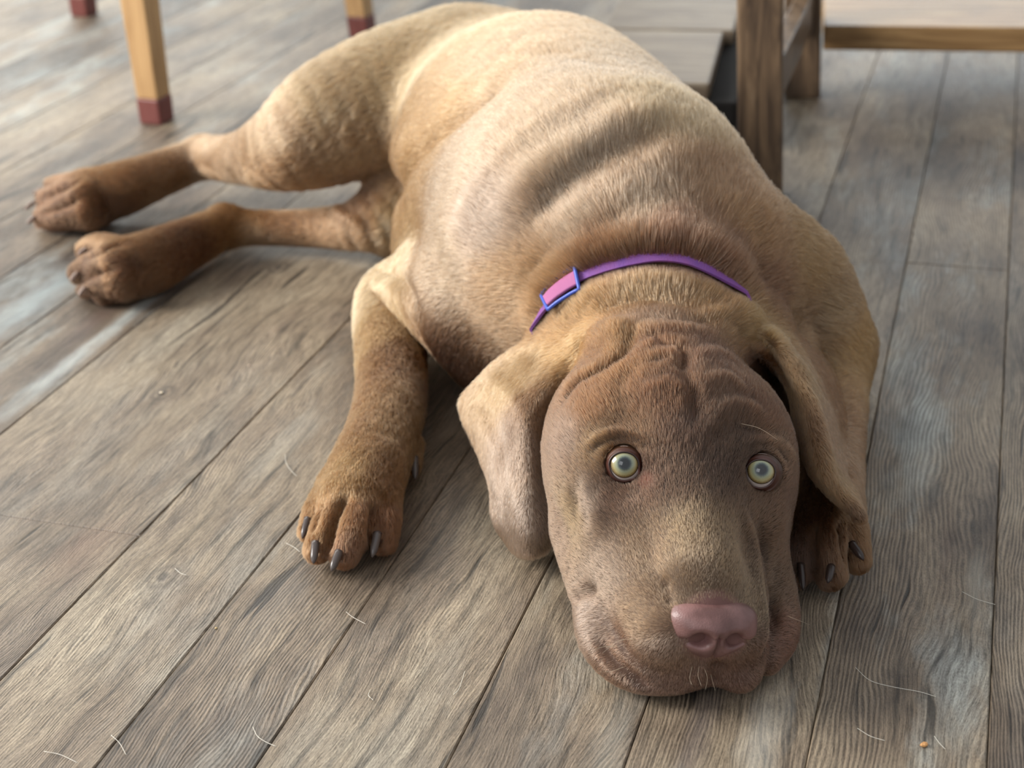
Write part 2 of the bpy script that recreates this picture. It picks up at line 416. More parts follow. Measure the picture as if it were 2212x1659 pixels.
def B(px, py, z, rpx):
    c = G(px, py, z); return c, rpx*depth(c)/FPX
def CH_(pts, k=0.02):                    # chain of pixel-placed balls: (px, py, z, r in px)
    A = np.array([np.append(*B(*p)) for p in pts])
    if len(A) > 2: A = spline2(A, 4)
    PRIMS.append(('ch', A[:, :3], A[:, 3], None, None, k))

# trunk
CH_([(1020, 215, .100, 195), (1095, 275, .110, 240), (1180, 385, .118, 315), (1285, 520, .122, 332)], 0.03)
CH_([(1285, 520, .122, 332), (1400, 640, .105, 265)], 0.03)
CH_([(1185, 330, .125, 270), (1375, 500, .132, 262)], 0.03)
CH_([(980, 560, .055, 120), (1080, 720, .055, 130)], 0.04)
# neck and scruff
CH_([(1400, 640, .105, 255), (1430, 760, .085, 225)], 0.03)
# right shoulder and upper arm
CH_([(1560, 580, .120, 155), (1685, 615, .098, 142), (1755, 730, .060, 112)], 0.035)
CH_([(1755, 730, .060, 105), (1812, 745, .038, 72)], 0.02)
CH_([(1800, 760, .040, 70), (1800, 950, .030, 62), (1790, 1100, .026, 72)], 0.02)
CH_([(1690, 760, .070, 62), (1735, 900, .046, 52), (1775, 1030, .034, 50)], 0.012)
# upper hind leg
CH_([(985, 180, .145, 160), (850, 215, .135, 150), (720, 265, .120, 130), (620, 318, .100, 92), (520, 342, .066, 54), (440, 338, .048, 42)], 0.022)
CH_([(440, 338, .048, 42), (345, 376, .040, 48), (255, 410, .033, 57), (170, 432, .027, 60)], 0.008)
CH_([(428, 320, .050, 22), (440, 316, .050, 20)], 0.014)
# lower hind leg
CH_([(900, 430, .05, 100), (800, 483, .036, 56), (680, 492, .025, 40), (560, 492, .024, 36), (485, 490, .026, 44)], 0.010)
CH_([(485, 490, .026, 44), (395, 532, .028, 55), (320, 568, .027, 67), (255, 588, .025, 67)], 0.008)
# left front leg
CH_([(1010, 640, .085, 130), (900, 630, .060, 85), (845, 655, .045, 74), (842, 750, .034, 73), (845, 850, .028, 74), (825, 940, .026, 76), (790, 1030, .023, 84), (770, 1090, .021, 84)], 0.018)
# paws: toes as chains
def toes(lst, k=0.0045):
    for t in lst: CH_(t, k)
toes([[(728, 1050, .020, 40), (690, 1100, .018, 30), (668, 1145, .013, 22)],
      [(750, 1070, .026, 40), (712, 1130, .023, 35), (688, 1185, .014, 30)],
      [(790, 1075, .026, 40), (765, 1140, .024, 38), (745, 1195, .014, 34)],
      [(825, 1070, .022, 38), (828, 1125, .019, 36), (828, 1165, .013, 29)],
      [(885, 960, .018, 26), (893, 1005, .014, 15)]])
toes([[(1755, 1090, .026, 44), (1735, 1160, .026, 36), (1722, 1235, .014, 30)],
      [(1790, 1090, .030, 44), (1788, 1165, .028, 38), (1792, 1235, .015, 36)],
      [(1815, 1090, .026, 42), (1835, 1150, .024, 38), (1850, 1205, .014, 30)],
      [(1740, 1110, .018, 34), (1716, 1180, .016, 30), (1708, 1225, .012, 18)]])
toes([[(190, 410, .034, 44), (130, 405, .030, 27), (95, 412, .022, 22)],
      [(180, 430, .034, 46), (115, 430, .030, 28), (78, 440, .018, 22)],
      [(190, 455, .024, 42), (120, 465, .020, 28), (82, 472, .012, 21)],
      [(210, 455, .016, 38), (150, 480, .010, 21), (110, 484, .009, 16)]])
toes([[(270, 560, .034, 46), (215, 535, .030, 29), (188, 540, .022, 22)],
      [(260, 585, .032, 50), (205, 575, .028, 32), (172, 590, .016, 26)],
      [(262, 600, .024, 50), (215, 610, .020, 32), (188, 622, .012, 24)],
      [(280, 600, .018, 44), (240, 632, .010, 25), (222, 640, .009, 19)]])
# groin
CH_([(900, 390, .06, 90), (800, 455, .045, 36)], 0.015)
CH_([(860, 470, .03, 60), (845, 510, .02, 35)], 0.015)

CH_([(1400, 700, .090, 200), (1440, 800, .080, 190)], 0.03)
CH_([(1420, 650, .105, 150), (1445, 760, .095, 130)], 0.03)
# head frame
HT = np.array([.0979, .7321, .1019])
HM = np.array([[0.989, 0.077, -0.125], [0.058, -0.987, -0.152], [0.135, -0.143, 0.98]])
def HL(x, y, z): return HT + np.array([x, y, z])/100@HM
def hrc(a, b, ra, rb, k=0.012): RC(HL(*a), HL(*b), ra/100, rb/100, k)
def hel(c, r, k=0.012): EL(HL(*c), HM, np.array(r)/100, k)
hel((0, -6.6, -2.6), (6.0, 7.2, 5.4), 0.02)
hel((0, -11.0, -2.4), (4.8, 4.0, 4.6), 0.02)
hel((-4.6, -6.0, -2.6), (2.5, 3.8, 3.6), 0.02)
hel((4.5, -6.2, -2.8), (2.7, 4.0, 3.6), 0.02)
for s in (-1, 1):
    hel((s*4.5, -3.4, -4.0), (2.5, 4.2, 4.0), 0.02)                # cheeks
    hrc((s*2.6, -1.9, -0.9), (s*3.9, -1.9, -1.2), 1.55, 1.3, 0.012)   # brows
    hrc((s*2.2, 0.8, -2.6), (s*4.2, 0.4, -3.2), 1.3, 1.4, 0.012)       # below the eye
hrc((0, -1.5, -2.0), (0, 5.0, -3.0), 2.9, 2.1, 0.02)               # bridge
hrc((0, 5.0, -3.1), (0.15, 6.5, -3.9), 2.05, 1.75, 0.008)
hrc((-3.0, 1.0, -5.0), (-1.8, 7.0, -5.3), 2.9, 2.1, 0.012)
hrc((2.8, 1.0, -5.2), (1.6, 7.0, -5.4), 2.5, 1.9, 0.012)
# flews spread on the floor, laid along their contour
CH_([(1285, 1150, .045, 95), (1305, 1290, .032, 72), (1310, 1375, .022, 62), (1355, 1435, .017, 52), (1430, 1452, .016, 50), (1500, 1440, .018, 44)], 0.010)
CH_([(1565, 1440, .017, 44), (1602, 1456, .015, 40), (1612, 1420, .022, 40), (1605, 1350, .032, 44)], 0.008)
CH_([(1655, 1425, .014, 34), (1676, 1370, .018, 48), (1674, 1300, .024, 50), (1650, 1215, .038, 56), (1640, 1140, .050, 56)], 0.008)
CH_([(1440, 1330, .035, 80), (1480, 1420, .024, 50)], 0.012)
# ears
def sheet(rows):
    Gd = np.array([[G(*q) for q in r] for r in rows])
    def cr_(A, n):
        A = np.concatenate([[2*A[0]-A[1]], A, [2*A[-1]-A[-2]]]); o = []
        for i in range(1, len(A)-2):
            for t in np.arange(n)/n:
                a, b, c, d = A[i-1], A[i], A[i+1], A[i+2]
                o.append(0.5*((2*b)+(c-a)*t+(2*a-5*b+4*c-d)*t*t+(3*b-a-3*c+d)*t**3))
        o.append(A[-2]); return np.array(o)
    X = cr_(Gd, 12); X = np.swapaxes(cr_(np.swapaxes(X, 0, 1), 10), 0, 1)
    return X.reshape(-1, 3)
CH_([(1430, 745, .118, 45), (1330, 735, .112, 48), (1235, 750, .100, 42)], 0.022)
CH_([(1520, 740, .118, 45), (1600, 715, .116, 42), (1660, 720, .104, 34)], 0.022)
EAR_L = sheet([[(1200, 730, .105), (1260, 715, .115), (1330, 712, .118), (1375, 722, .112)],
               [(1105, 775, .085), (1165, 768, .100), (1245, 775, .108), (1310, 765, .105)],
               [(1022, 850, .060), (1085, 838, .080), (1162, 855, .092), (1226, 830, .086)],
               [(1012, 890, .050), (1065, 905, .064), (1128, 925, .078), (1178, 922, .071)],
               [(1046, 975, .040), (1085, 992, .053), (1128, 1003, .064), (1165, 1003, .058)],
               [(1071, 1050, .030), (1095, 1070, .040), (1133, 1080, .048), (1172, 1075, .044)],
               [(1080, 1120, .022), (1105, 1130, .029), (1143, 1140, .034), (1184, 1130, .032)],
               [(1108, 1170, .012), (1125, 1184, .015), (1150, 1192, .017), (1176, 1178, .018)]])
EAR_R = sheet([[(1560, 715, .118), (1590, 688, .122), (1625, 680, .118), (1660, 700, .105)],
               [(1640, 755, .112), (1670, 730, .118), (1708, 735, .102), (1742, 760, .082)],
               [(1693, 810, .100), (1722, 795, .107), (1755, 800, .088), (1790, 825, .062)],
               [(1722, 880, .086), (1750, 870, .095), (1778, 880, .076), (1806, 890, .052)],
               [(1740, 950, .074), (1765, 950, .082), (1785, 955, .068), (1803, 965, .050)],
               [(1760, 1010, .066), (1780, 1015, .071), (1798, 1020, .062), (1812, 1025, .050)],
               [(1790, 1052, .060), (1805, 1058, .061), (1822, 1062, .056), (1836, 1070, .050)],
               [(1838, 1095, .053), (1846, 1100, .053), (1852, 1105, .051), (1858, 1118, .048)]])
SHEET(EAR_L, 0.0040, 0.010)
SHEET(EAR_R, 0.0038, 0.005)
# eye sockets
EYES = []
for px, py, s in ((1348, 1004, -1), (1643, 1020, 1)):
    c0 = HL(s*3.6, 0, 0)
    tgt = G(px, py, 0)-CAM; tgt /= np.linalg.norm(tgt)
    EYES.append([px, py, s])
# (centres are set from the surface below)
PR_BASE = list(PRIMS)
def trace(px, py):
    d = ray(px, py); d = d/np.linalg.norm(d); t = 0.5
    for _ in range(60):
        v = float(sdf((CAM+d*t)[None])[0]); t += v*0.8
        if abs(v) < 1e-4 or t > 3: break
    return CAM+d*t, d
ER = 0.0108
for e in EYES:
    q, d = trace(e[0], e[1])
    c = q+d*(ER-0.0040)
    gz = CAM-c; gz /= np.linalg.norm(gz)
    e += [c, gz]
for e in EYES:
    c, gz = e[3], e[4]
    CUT(c, ER+0.0008, 0.0012)
    CUT(c+gz*0.0080, 0.0100, 0.002)

def build_body():
    import openvdb
    ax = [LO[i]+CO*(np.arange(NC[i])+0.5) for i in range(3)]
    X = np.stack(np.meshgrid(*ax, indexing='ij'), -1).reshape(-1, 3)
    dc = sdf(X).reshape(NC)
    # thin sheets may slip between coarse samples: a generous band
    near = np.abs(dc) < CO*1.25
    D = np.repeat(np.repeat(np.repeat(dc, 4, 0), 4, 1), 4, 2)
    ci = np.argwhere(near)
    o = np.stack(np.meshgrid(*[np.arange(4)]*3, indexing='ij'), -1).reshape(-1, 3)
    for s in range(0, len(ci), 20000):
        I = (ci[s:s+20000, None, :]*4+o[None]).reshape(-1, 3)
        v = sdf(LO+(I+0.5)*VOX)
        D[I[:, 0], I[:, 1], I[:, 2]] = v
    g = openvdb.FloatGrid(); g.background = 0.06; g.copyFromArray(np.ascontiguousarray(D.astype(np.float32)))
    pts, quads = g.convertToQuads(isovalue=0.0)
    V = LO+(np.asarray(pts, float)+0.5)*VOX
    Fq = np.asarray(quads)
    vol = (V[Fq[:, 0]]*np.cross(V[Fq[:, 1]], V[Fq[:, 2]])).sum()+(V[Fq[:, 0]]*np.cross(V[Fq[:, 2]], V[Fq[:, 3]])).sum()
    if vol < 0: Fq = Fq[:, ::-1]
    # keep the largest connected surface
    lab = np.arange(len(V))
    E_ = np.concatenate([Fq[:, [0, 1]], Fq[:, [1, 2]], Fq[:, [2, 3]], Fq[:, [3, 0]]])
    while True:
        m = np.minimum(lab[E_[:, 0]], lab[E_[:, 1]]); l2 = lab.copy()
        np.minimum.at(l2, E_[:, 0], m); np.minimum.at(l2, E_[:, 1], m); l2 = l2[l2]
        if (l2 == lab).all(): break
        lab = l2
    u, c = np.unique(lab, return_counts=True); big = u[c.argmax()]
    kv = lab == big; mp = np.cumsum(kv)-1
    Fq = mp[Fq[kv[Fq[:, 0]]]]; V = V[kv]
    return V, Fq
def vnormals(V, F):
    a = np.cross(V[F[:, 2]]-V[F[:, 0]], V[F[:, 3]]-V[F[:, 1]]); N = np.zeros_like(V)
    for k in range(4):
        for j in range(3): N[:, j] += np.bincount(F[:, k], a[:, j], len(V))
    return N/np.maximum(np.linalg.norm(N, axis=1), 1e-12)[:, None]
def relax(V, F, it, lam=0.5):
    E_ = np.concatenate([F[:, [0, 1]], F[:, [1, 2]], F[:, [2, 3]], F[:, [3, 0]]]); n = len(V)
    deg = np.bincount(E_[:, 0], minlength=n)+np.bincount(E_[:, 1], minlength=n)
    for _ in range(it):
        for l in (lam, -lam*1.04):
            A = np.zeros_like(V)
            for j in range(3): A[:, j] = np.bincount(E_[:, 0], V[E_[:, 1], j], n)+np.bincount(E_[:, 1], V[E_[:, 0], j], n)
            V = V+l*(A/np.maximum(deg, 1)[:, None]-V)
    return V
BV, BF = build_body()
BV = relax(BV, BF, 2)
def bvh_of(V, F): return BVHTree.FromPolygons([Vector(v) for v in V], F.tolist())
TREE = bvh_of(BV, BF)
def hit(px, py, tree=None):
    d = ray(px, py); r = (tree or TREE).ray_cast(Vector(CAM), Vector(d).normalized())
    return None if r[0] is None else np.array(r[0])
def dens(P, n=10):
    P = np.asarray(P, float); o = [P[0]]
    for a, b in zip(P[:-1], P[1:]):
        m = max(2, int(np.linalg.norm(b-a)/0.0015))
        o += [a+(b-a)*t for t in np.arange(1, m+1)/m]
    return np.array(o)
def on_body(pts, n=8):
    q = [hit(x, y) for x, y in spline2(pts, n)]
    return [p for p in q if p is not None]
def stroke(pts, amp, sig, fade=True):
    """raise (amp > 0) or press (amp < 0), in mm, the hide along a line; sig in mm"""
    global BV
    q = on_body(pts)
    if len(q) < 2: return
    L = dens(q); s = sig/1000
    lo, hi = L.min(0)-3.2*s, L.max(0)+3.2*s
    idx = np.where(((BV > lo) & (BV < hi)).all(1))[0]
    if not len(idx): return
    w_ = np.ones(len(L))
    if fade: u = np.linspace(0, 1, len(L)); w_ = np.clip(np.minimum(u, 1-u)*5, 0.0, 1)
    D = ((BV[idx][:, None]-L[None])**2).sum(2)
    g = (np.exp(-D/(2*s*s))*w_[None]).max(1)
    STROKES.append((idx, g*amp/1000))
STROKES = []
exec_strokes = [
 # forehead wrinkles
 ([(1400, 720), (1440, 745), (1475, 760), (1482, 800)], -4.0, 3.0),
 ([(1482, 740), (1480, 800), (1500, 860), (1500, 920)], -3.4, 3.4),
 ([(1375, 700), (1350, 740), (1320, 790)], -3.4, 3.6),
 ([(1400, 790), (1440, 775), (1475, 800)], -1.8, 2.6),
 ([(1390, 760), (1430, 735), (1470, 770)], 1.8, 2.6),
 ([(1510, 770), (1550, 765), (1590, 790)], 1.8, 3.0),
 ([(1395, 850), (1440, 830), (1475, 850)], 1.3, 3.2),
 ([(1520, 830), (1565, 815), (1610, 850)], 1.3, 3.0),
 ([(1500, 700), (1560, 705), (1620, 735)], -2.0, 3.0),
 ([(1300, 720), (1400, 712), (1500, 718), (1560, 735)], 1.6, 3.6),
 ([(1530, 905), (1570, 880), (1610, 880), (1640, 900)], 2.2, 3.8),
 ([(1530, 960), (1560, 930), (1600, 920), (1650, 940)], -1.8, 3.0),
 ([(1215, 755), (1300, 722), (1368, 716)], 5.0, 6.5),
 ([(1378, 712), (1350, 762), (1295, 800), (1242, 830), (1205, 890)], -4.5, 3.2),
 ([(1535, 712), (1590, 680), (1645, 672)], 5.5, 6.5),
 ([(1620, 712), (1660, 755), (1690, 815), (1712, 880)], -3.5, 3.2),
 ([(1370, 790), (1345, 840), (1360, 890)], -1.2, 3.5),
 # folds above the eyes
 ([(1275, 985), (1300, 962), (1345, 950), (1385, 965), (1400, 985)], -1.5, 1.7),
 ([(1268, 970), (1300, 945), (1345, 934), (1390, 948)], 1.4, 2.4),
 ([(1605, 985), (1640, 965), (1680, 975), (1710, 1010)], -1.3, 1.7),
 ([(1600, 965), (1640, 948), (1690, 960), (1720, 995)], 1.2, 2.3),
 # under-eye ridge and cheek hollow
 ([(1265, 1035), (1275, 1080), (1300, 1130)], 2.0, 3.0),
 ([(1240, 1060), (1245, 1110), (1270, 1140)], -2.0, 3.0),
 ([(1330, 1085), (1380, 1070), (1410, 1110)], -1.0, 4.0),
 # muzzle edge, right side
 ([(1600, 1090), (1625, 1180), (1640, 1280), (1648, 1360), (1630, 1430)], 3.0, 2.6),
 ([(1640, 1120), (1660, 1220), (1662, 1320), (1655, 1390)], -4.5, 3.0),
 ([(1435, 1250), (1445, 1285), (1452, 1310)], -2.0, 1.9),
 ([(1395, 1180), (1420, 1240), (1430, 1290)], -1.2, 3.4),
 # lips
 ([(1292, 1375), (1325, 1420), (1365, 1455), (1405, 1490)], -3.4, 2.6),
 ([(1320, 1380), (1352, 1425), (1410, 1465)], 1.6, 3.0),
 ([(1548, 1430), (1545, 1460), (1540, 1490)], -4.5, 2.4),
 ([(1232, 1292), (1255, 1284), (1290, 1270)], -5.0, 3.0),
 # ears
 ([(1060, 800), (1120, 860), (1140, 960), (1150, 1080)], 1.2, 3.5),
 ([(1040, 880), (1075, 930), (1095, 1010)], -1.6, 4.0),
 ([(1105, 900), (1115, 990), (1130, 1090)], -1.2, 3.5),
 ([(1640, 700), (1700, 790), (1755, 870), (1785, 960), (1800, 1040)], 2.0, 2.6),
 ([(1690, 720), (1750, 800), (1790, 880)], -1.6, 3.4),
 # scruff rolls
 ([(1200, 690), (1280, 640), (1400, 612), (1530, 640), (1620, 690)], 3.0, 6.5),
 ([(1290, 680), (1400, 655), (1520, 680)], -1.6, 3.6),
 ([(1170, 690), (1240, 610), (1330, 575), (1430, 562), (1540, 590), (1640, 670)], -6.0, 6.5),
 ([(1180, 600), (1300, 510), (1450, 490), (1600, 560)], 2.5, 10.0),
 ([(1640, 580), (1620, 640), (1680, 690)], -3.0, 8.0),
 # folds across the ribs
 ([(1130, 500), (1230, 400), (1330, 330), (1440, 270)], -4.5, 9.0),
 ([(1080, 480), (1180, 370), (1300, 290), (1420, 220)], 4.0, 12.0),
 ([(1200, 520), (1300, 440), (1420, 370), (1520, 320)], 3.0, 11.0),
 ([(1150, 620), (1260, 530), (1400, 470)], -2.0, 8.0),
 ([(1095, 140), (1060, 210), (960, 280), (890, 350), (850, 440)], -8.0, 9.0),
 ([(1150, 110), (1250, 130), (1360, 160)], -2.0, 8.0),
 ([(940, 260), (880, 320), (800, 370)], 3.0, 12.0),
 ([(700, 200), (640, 290), (600, 360)], 2.0, 12.0),
 ([(560, 270), (520, 330), (500, 390)], -2.0, 8.0),
 ([(705, 428), (745, 458), (795, 490)], 2.2, 3.0),
 # grooves between the toes
 ([(700, 1075), (685, 1115), (672, 1150)], -4.5, 2.2), ([(748, 1060), (728, 1120), (708, 1195)], -6.0, 2.4), ([(806, 1085), (800, 1130), (795, 1190)], -5.0, 2.2),
 ([(1762, 1110), (1758, 1180), (1762, 1255)], -4.5, 2.2), ([(1810, 1110), (1818, 1170), (1828, 1225)], -4.5, 2.2),
 ([(270, 525), (225, 540), (185, 555)], -6.0, 3.2), ([(270, 570), (215, 590), (165, 608)], -6.0, 3.2),
 ([(180, 385), (130, 410), (90, 425)], -6.0, 3.2), ([(180, 430), (130, 448), (80, 462)], -6.0, 3.2),
 # arm
 ([(800, 575), (860, 590), (895, 640), (918, 700)], -4.0, 5.0),
 ([(770, 960), (800, 930), (860, 940)], -1.5, 6.0),
]
for q in exec_strokes: stroke(*q)
_N = vnormals(BV, BF); _d = np.zeros(len(BV))
for idx, g in STROKES: _d[idx] += g
BV = BV+_N*_d[:, None]; BV[:, 2] = np.maximum(BV[:, 2], 0.0006)
BN = vnormals(BV, BF)
TREE = bvh_of(BV, BF)

DOG = empty('dog', (0.10, 0.95, 0.0))
tag(DOG, 'chocolate brown retriever puppy lying on the plank floor with its chin down, looking up', 'dog')
def dogpart(o, parent=None):
    o.parent = parent or DOG
    if parent is None: o.matrix_parent_inverse = Matrix.Translation((-0.10, -0.95, 0))
    return o
me = bpy.data.meshes.new('body')
me.vertices.add(len(BV)); me.vertices.foreach_set('co', BV.astype(np.float32).ravel())
me.loops.add(len(BF)*4); me.loops.foreach_set('vertex_index', BF.astype(np.int32).ravel())
me.polygons.add(len(BF)); me.polygons.foreach_set('loop_start', np.arange(len(BF), dtype=np.int32)*4)
me.update(calc_edges=True); me.validate()
BODY = bpy.data.objects.new('body', me); COL.objects.link(BODY); dogpart(BODY)
me.polygons.foreach_set('use_smooth', np.ones(len(me.polygons), bool))
m = NT('coat_skin'); m.bsdf(lin((140, 105, 75)), 0.7); me.materials.append(m.m)
print('body verts', len(BV), BV.min(0), BV.max(0))
# ------------------------------------------------------------------ coat: colour (pigment with some light and shade worked in), length and lie of the hair at places on the body
# (px, py, sRGB, hair length mm, flow in the photograph)
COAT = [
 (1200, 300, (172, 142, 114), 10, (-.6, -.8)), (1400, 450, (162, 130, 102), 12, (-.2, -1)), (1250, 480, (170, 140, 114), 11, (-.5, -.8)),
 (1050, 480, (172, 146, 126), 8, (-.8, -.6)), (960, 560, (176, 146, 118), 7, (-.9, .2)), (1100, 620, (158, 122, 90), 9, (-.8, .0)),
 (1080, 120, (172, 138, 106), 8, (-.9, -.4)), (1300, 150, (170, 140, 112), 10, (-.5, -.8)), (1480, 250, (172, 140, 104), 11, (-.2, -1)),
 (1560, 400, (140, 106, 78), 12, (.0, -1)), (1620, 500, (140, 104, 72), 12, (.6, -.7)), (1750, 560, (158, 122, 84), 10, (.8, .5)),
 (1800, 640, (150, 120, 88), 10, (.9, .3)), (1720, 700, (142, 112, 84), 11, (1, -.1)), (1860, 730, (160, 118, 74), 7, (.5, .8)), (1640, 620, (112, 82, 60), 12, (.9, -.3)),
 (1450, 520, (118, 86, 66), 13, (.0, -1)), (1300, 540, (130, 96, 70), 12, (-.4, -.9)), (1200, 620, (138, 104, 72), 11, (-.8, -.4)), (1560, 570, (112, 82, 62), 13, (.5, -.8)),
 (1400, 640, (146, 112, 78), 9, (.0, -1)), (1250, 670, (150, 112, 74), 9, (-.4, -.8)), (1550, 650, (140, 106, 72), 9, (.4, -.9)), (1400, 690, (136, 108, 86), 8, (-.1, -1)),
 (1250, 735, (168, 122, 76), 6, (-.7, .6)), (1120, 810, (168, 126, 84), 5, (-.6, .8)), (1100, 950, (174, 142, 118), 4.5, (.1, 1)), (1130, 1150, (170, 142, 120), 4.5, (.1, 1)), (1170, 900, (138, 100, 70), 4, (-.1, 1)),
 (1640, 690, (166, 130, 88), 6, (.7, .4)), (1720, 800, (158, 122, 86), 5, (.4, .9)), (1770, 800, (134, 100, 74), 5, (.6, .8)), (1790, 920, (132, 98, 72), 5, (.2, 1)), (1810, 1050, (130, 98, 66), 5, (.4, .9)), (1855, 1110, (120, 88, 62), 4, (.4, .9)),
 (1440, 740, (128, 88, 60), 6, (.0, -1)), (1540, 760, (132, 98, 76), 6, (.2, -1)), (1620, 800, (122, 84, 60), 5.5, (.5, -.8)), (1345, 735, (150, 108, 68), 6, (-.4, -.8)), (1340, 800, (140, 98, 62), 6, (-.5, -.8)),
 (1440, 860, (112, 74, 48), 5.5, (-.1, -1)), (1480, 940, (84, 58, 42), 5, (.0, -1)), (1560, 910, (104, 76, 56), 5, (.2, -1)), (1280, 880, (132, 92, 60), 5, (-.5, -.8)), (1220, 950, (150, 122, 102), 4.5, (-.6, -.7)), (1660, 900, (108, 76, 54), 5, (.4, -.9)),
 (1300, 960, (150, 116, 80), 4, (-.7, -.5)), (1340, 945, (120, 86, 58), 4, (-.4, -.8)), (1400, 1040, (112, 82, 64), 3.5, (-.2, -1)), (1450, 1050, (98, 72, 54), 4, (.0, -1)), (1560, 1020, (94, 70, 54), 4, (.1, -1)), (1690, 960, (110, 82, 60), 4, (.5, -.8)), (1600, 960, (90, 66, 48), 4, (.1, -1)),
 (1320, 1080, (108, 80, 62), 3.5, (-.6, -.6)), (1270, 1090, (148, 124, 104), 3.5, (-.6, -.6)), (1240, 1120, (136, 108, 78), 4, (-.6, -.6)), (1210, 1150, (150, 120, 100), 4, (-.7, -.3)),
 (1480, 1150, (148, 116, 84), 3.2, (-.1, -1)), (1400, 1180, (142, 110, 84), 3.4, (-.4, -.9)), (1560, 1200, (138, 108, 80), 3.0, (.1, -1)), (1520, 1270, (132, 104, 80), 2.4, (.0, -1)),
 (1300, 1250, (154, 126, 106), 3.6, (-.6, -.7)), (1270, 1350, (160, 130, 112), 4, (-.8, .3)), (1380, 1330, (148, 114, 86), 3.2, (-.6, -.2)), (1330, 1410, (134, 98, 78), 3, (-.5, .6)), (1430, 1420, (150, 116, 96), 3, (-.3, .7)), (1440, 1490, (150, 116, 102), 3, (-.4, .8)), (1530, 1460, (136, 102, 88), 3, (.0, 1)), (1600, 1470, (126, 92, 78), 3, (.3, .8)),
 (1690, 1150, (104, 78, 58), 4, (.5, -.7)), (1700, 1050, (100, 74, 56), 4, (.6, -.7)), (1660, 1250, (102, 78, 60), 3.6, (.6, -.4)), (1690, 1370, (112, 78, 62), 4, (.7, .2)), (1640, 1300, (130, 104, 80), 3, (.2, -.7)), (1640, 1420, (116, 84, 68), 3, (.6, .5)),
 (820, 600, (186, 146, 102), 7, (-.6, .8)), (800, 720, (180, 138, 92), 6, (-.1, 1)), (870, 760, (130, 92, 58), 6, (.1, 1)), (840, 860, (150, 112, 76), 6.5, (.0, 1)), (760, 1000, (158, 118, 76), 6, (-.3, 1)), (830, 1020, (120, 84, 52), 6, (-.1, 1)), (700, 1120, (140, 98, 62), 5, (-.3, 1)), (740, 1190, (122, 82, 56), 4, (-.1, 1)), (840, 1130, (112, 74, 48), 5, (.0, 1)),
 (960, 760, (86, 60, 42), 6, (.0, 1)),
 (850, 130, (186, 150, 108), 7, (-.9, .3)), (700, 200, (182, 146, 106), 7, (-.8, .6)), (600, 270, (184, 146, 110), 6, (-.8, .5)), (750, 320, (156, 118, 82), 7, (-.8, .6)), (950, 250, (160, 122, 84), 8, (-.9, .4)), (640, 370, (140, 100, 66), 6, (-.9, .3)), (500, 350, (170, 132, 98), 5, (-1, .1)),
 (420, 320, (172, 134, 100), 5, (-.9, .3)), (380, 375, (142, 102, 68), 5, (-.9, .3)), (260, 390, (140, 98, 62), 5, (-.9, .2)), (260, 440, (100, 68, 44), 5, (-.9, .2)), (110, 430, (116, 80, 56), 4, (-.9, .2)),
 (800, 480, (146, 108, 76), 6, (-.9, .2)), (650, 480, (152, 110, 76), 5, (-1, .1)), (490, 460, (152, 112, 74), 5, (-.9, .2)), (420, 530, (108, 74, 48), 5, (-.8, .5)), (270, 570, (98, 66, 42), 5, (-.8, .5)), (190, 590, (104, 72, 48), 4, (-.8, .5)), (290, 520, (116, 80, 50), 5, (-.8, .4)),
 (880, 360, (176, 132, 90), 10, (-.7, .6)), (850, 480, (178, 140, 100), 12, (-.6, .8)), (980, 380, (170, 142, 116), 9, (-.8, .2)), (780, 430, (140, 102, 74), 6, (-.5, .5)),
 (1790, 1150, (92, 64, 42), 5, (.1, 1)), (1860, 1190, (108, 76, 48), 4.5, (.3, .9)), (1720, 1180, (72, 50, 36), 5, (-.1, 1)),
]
def coat_table():
    dark = lambda x, y: 0.44 if (1420 < x < 1620 and 840 < y < 1060) else 0.54 if (1330 < x < 1680 and 730 < y < 1000) else 0.60 if (1180 < x < 1420 and 780 < y < 1000) else 0.72 if (990 < x < 1190 and 900 < y < 1210) else 0.84  # darker forehead; left ear dimmed further to offset the strong left lamp
    P, Cc, Ln, T = [], [], [], []
    for x, y, c, l, d in COAT:
        a = hit(x, y)
        if a is None: continue
        b = hit(x+d[0]*7, y+d[1]*7)
        t = np.array([0, 0, 0.0]) if b is None else b-a
        n = np.linalg.norm(t)
        if n < 1e-6 or n > 0.02: t = np.array([0, 0, 0.0])
        else: t = t/n
        hd_ = np.array([0.97, 1.02, 1.0]) if (x > 1180 and y > 1100 and x < 1670) else 0.92 if (x > 1180 and y > 720 and x < 1740) else 1.0  # head hair dimmed to offset the left lamp
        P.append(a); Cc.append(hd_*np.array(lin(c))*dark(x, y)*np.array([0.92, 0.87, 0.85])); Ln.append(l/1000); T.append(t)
    return np.array(P), np.array(Cc), np.array(Ln), np.array(T)
CP, CC, CL, CT = coat_table()
def coat_at(X, want='all'):
    X = np.asarray(X, float); n = len(X)
    c = np.zeros((n, 3)); l = np.zeros(n); t = np.zeros((n, 3))
    for s in range(0, n, 40000):
        D = ((X[s:s+40000, None]-CP[None])**2).sum(2)+5e-5
        W = D**-2.0; W /= W.sum(1, keepdims=True)
        c[s:s+40000] = W@CC; l[s:s+40000] = W@CL
        W2 = D**-1.6; t[s:s+40000] = (W2@CT)/W2.sum(1, keepdims=True)
    return c, l, t
def wob(X, f, ph):                       # smooth pseudo-noise in [-1, 1]
    return (np.sin(X@np.array([1.0, 1.7, -1.3])*f+ph)+np.sin(X@np.array([-1.9, 0.8, 1.1])*f*1.31+ph*2.1)+np.sin(X@np.array([0.7, -1.2, 2.3])*f*0.77+ph*3.7))/3

EC = [np.array(e[3]) for e in EYES]
NOSE_C = HL(0.28, 8.3, -3.85)
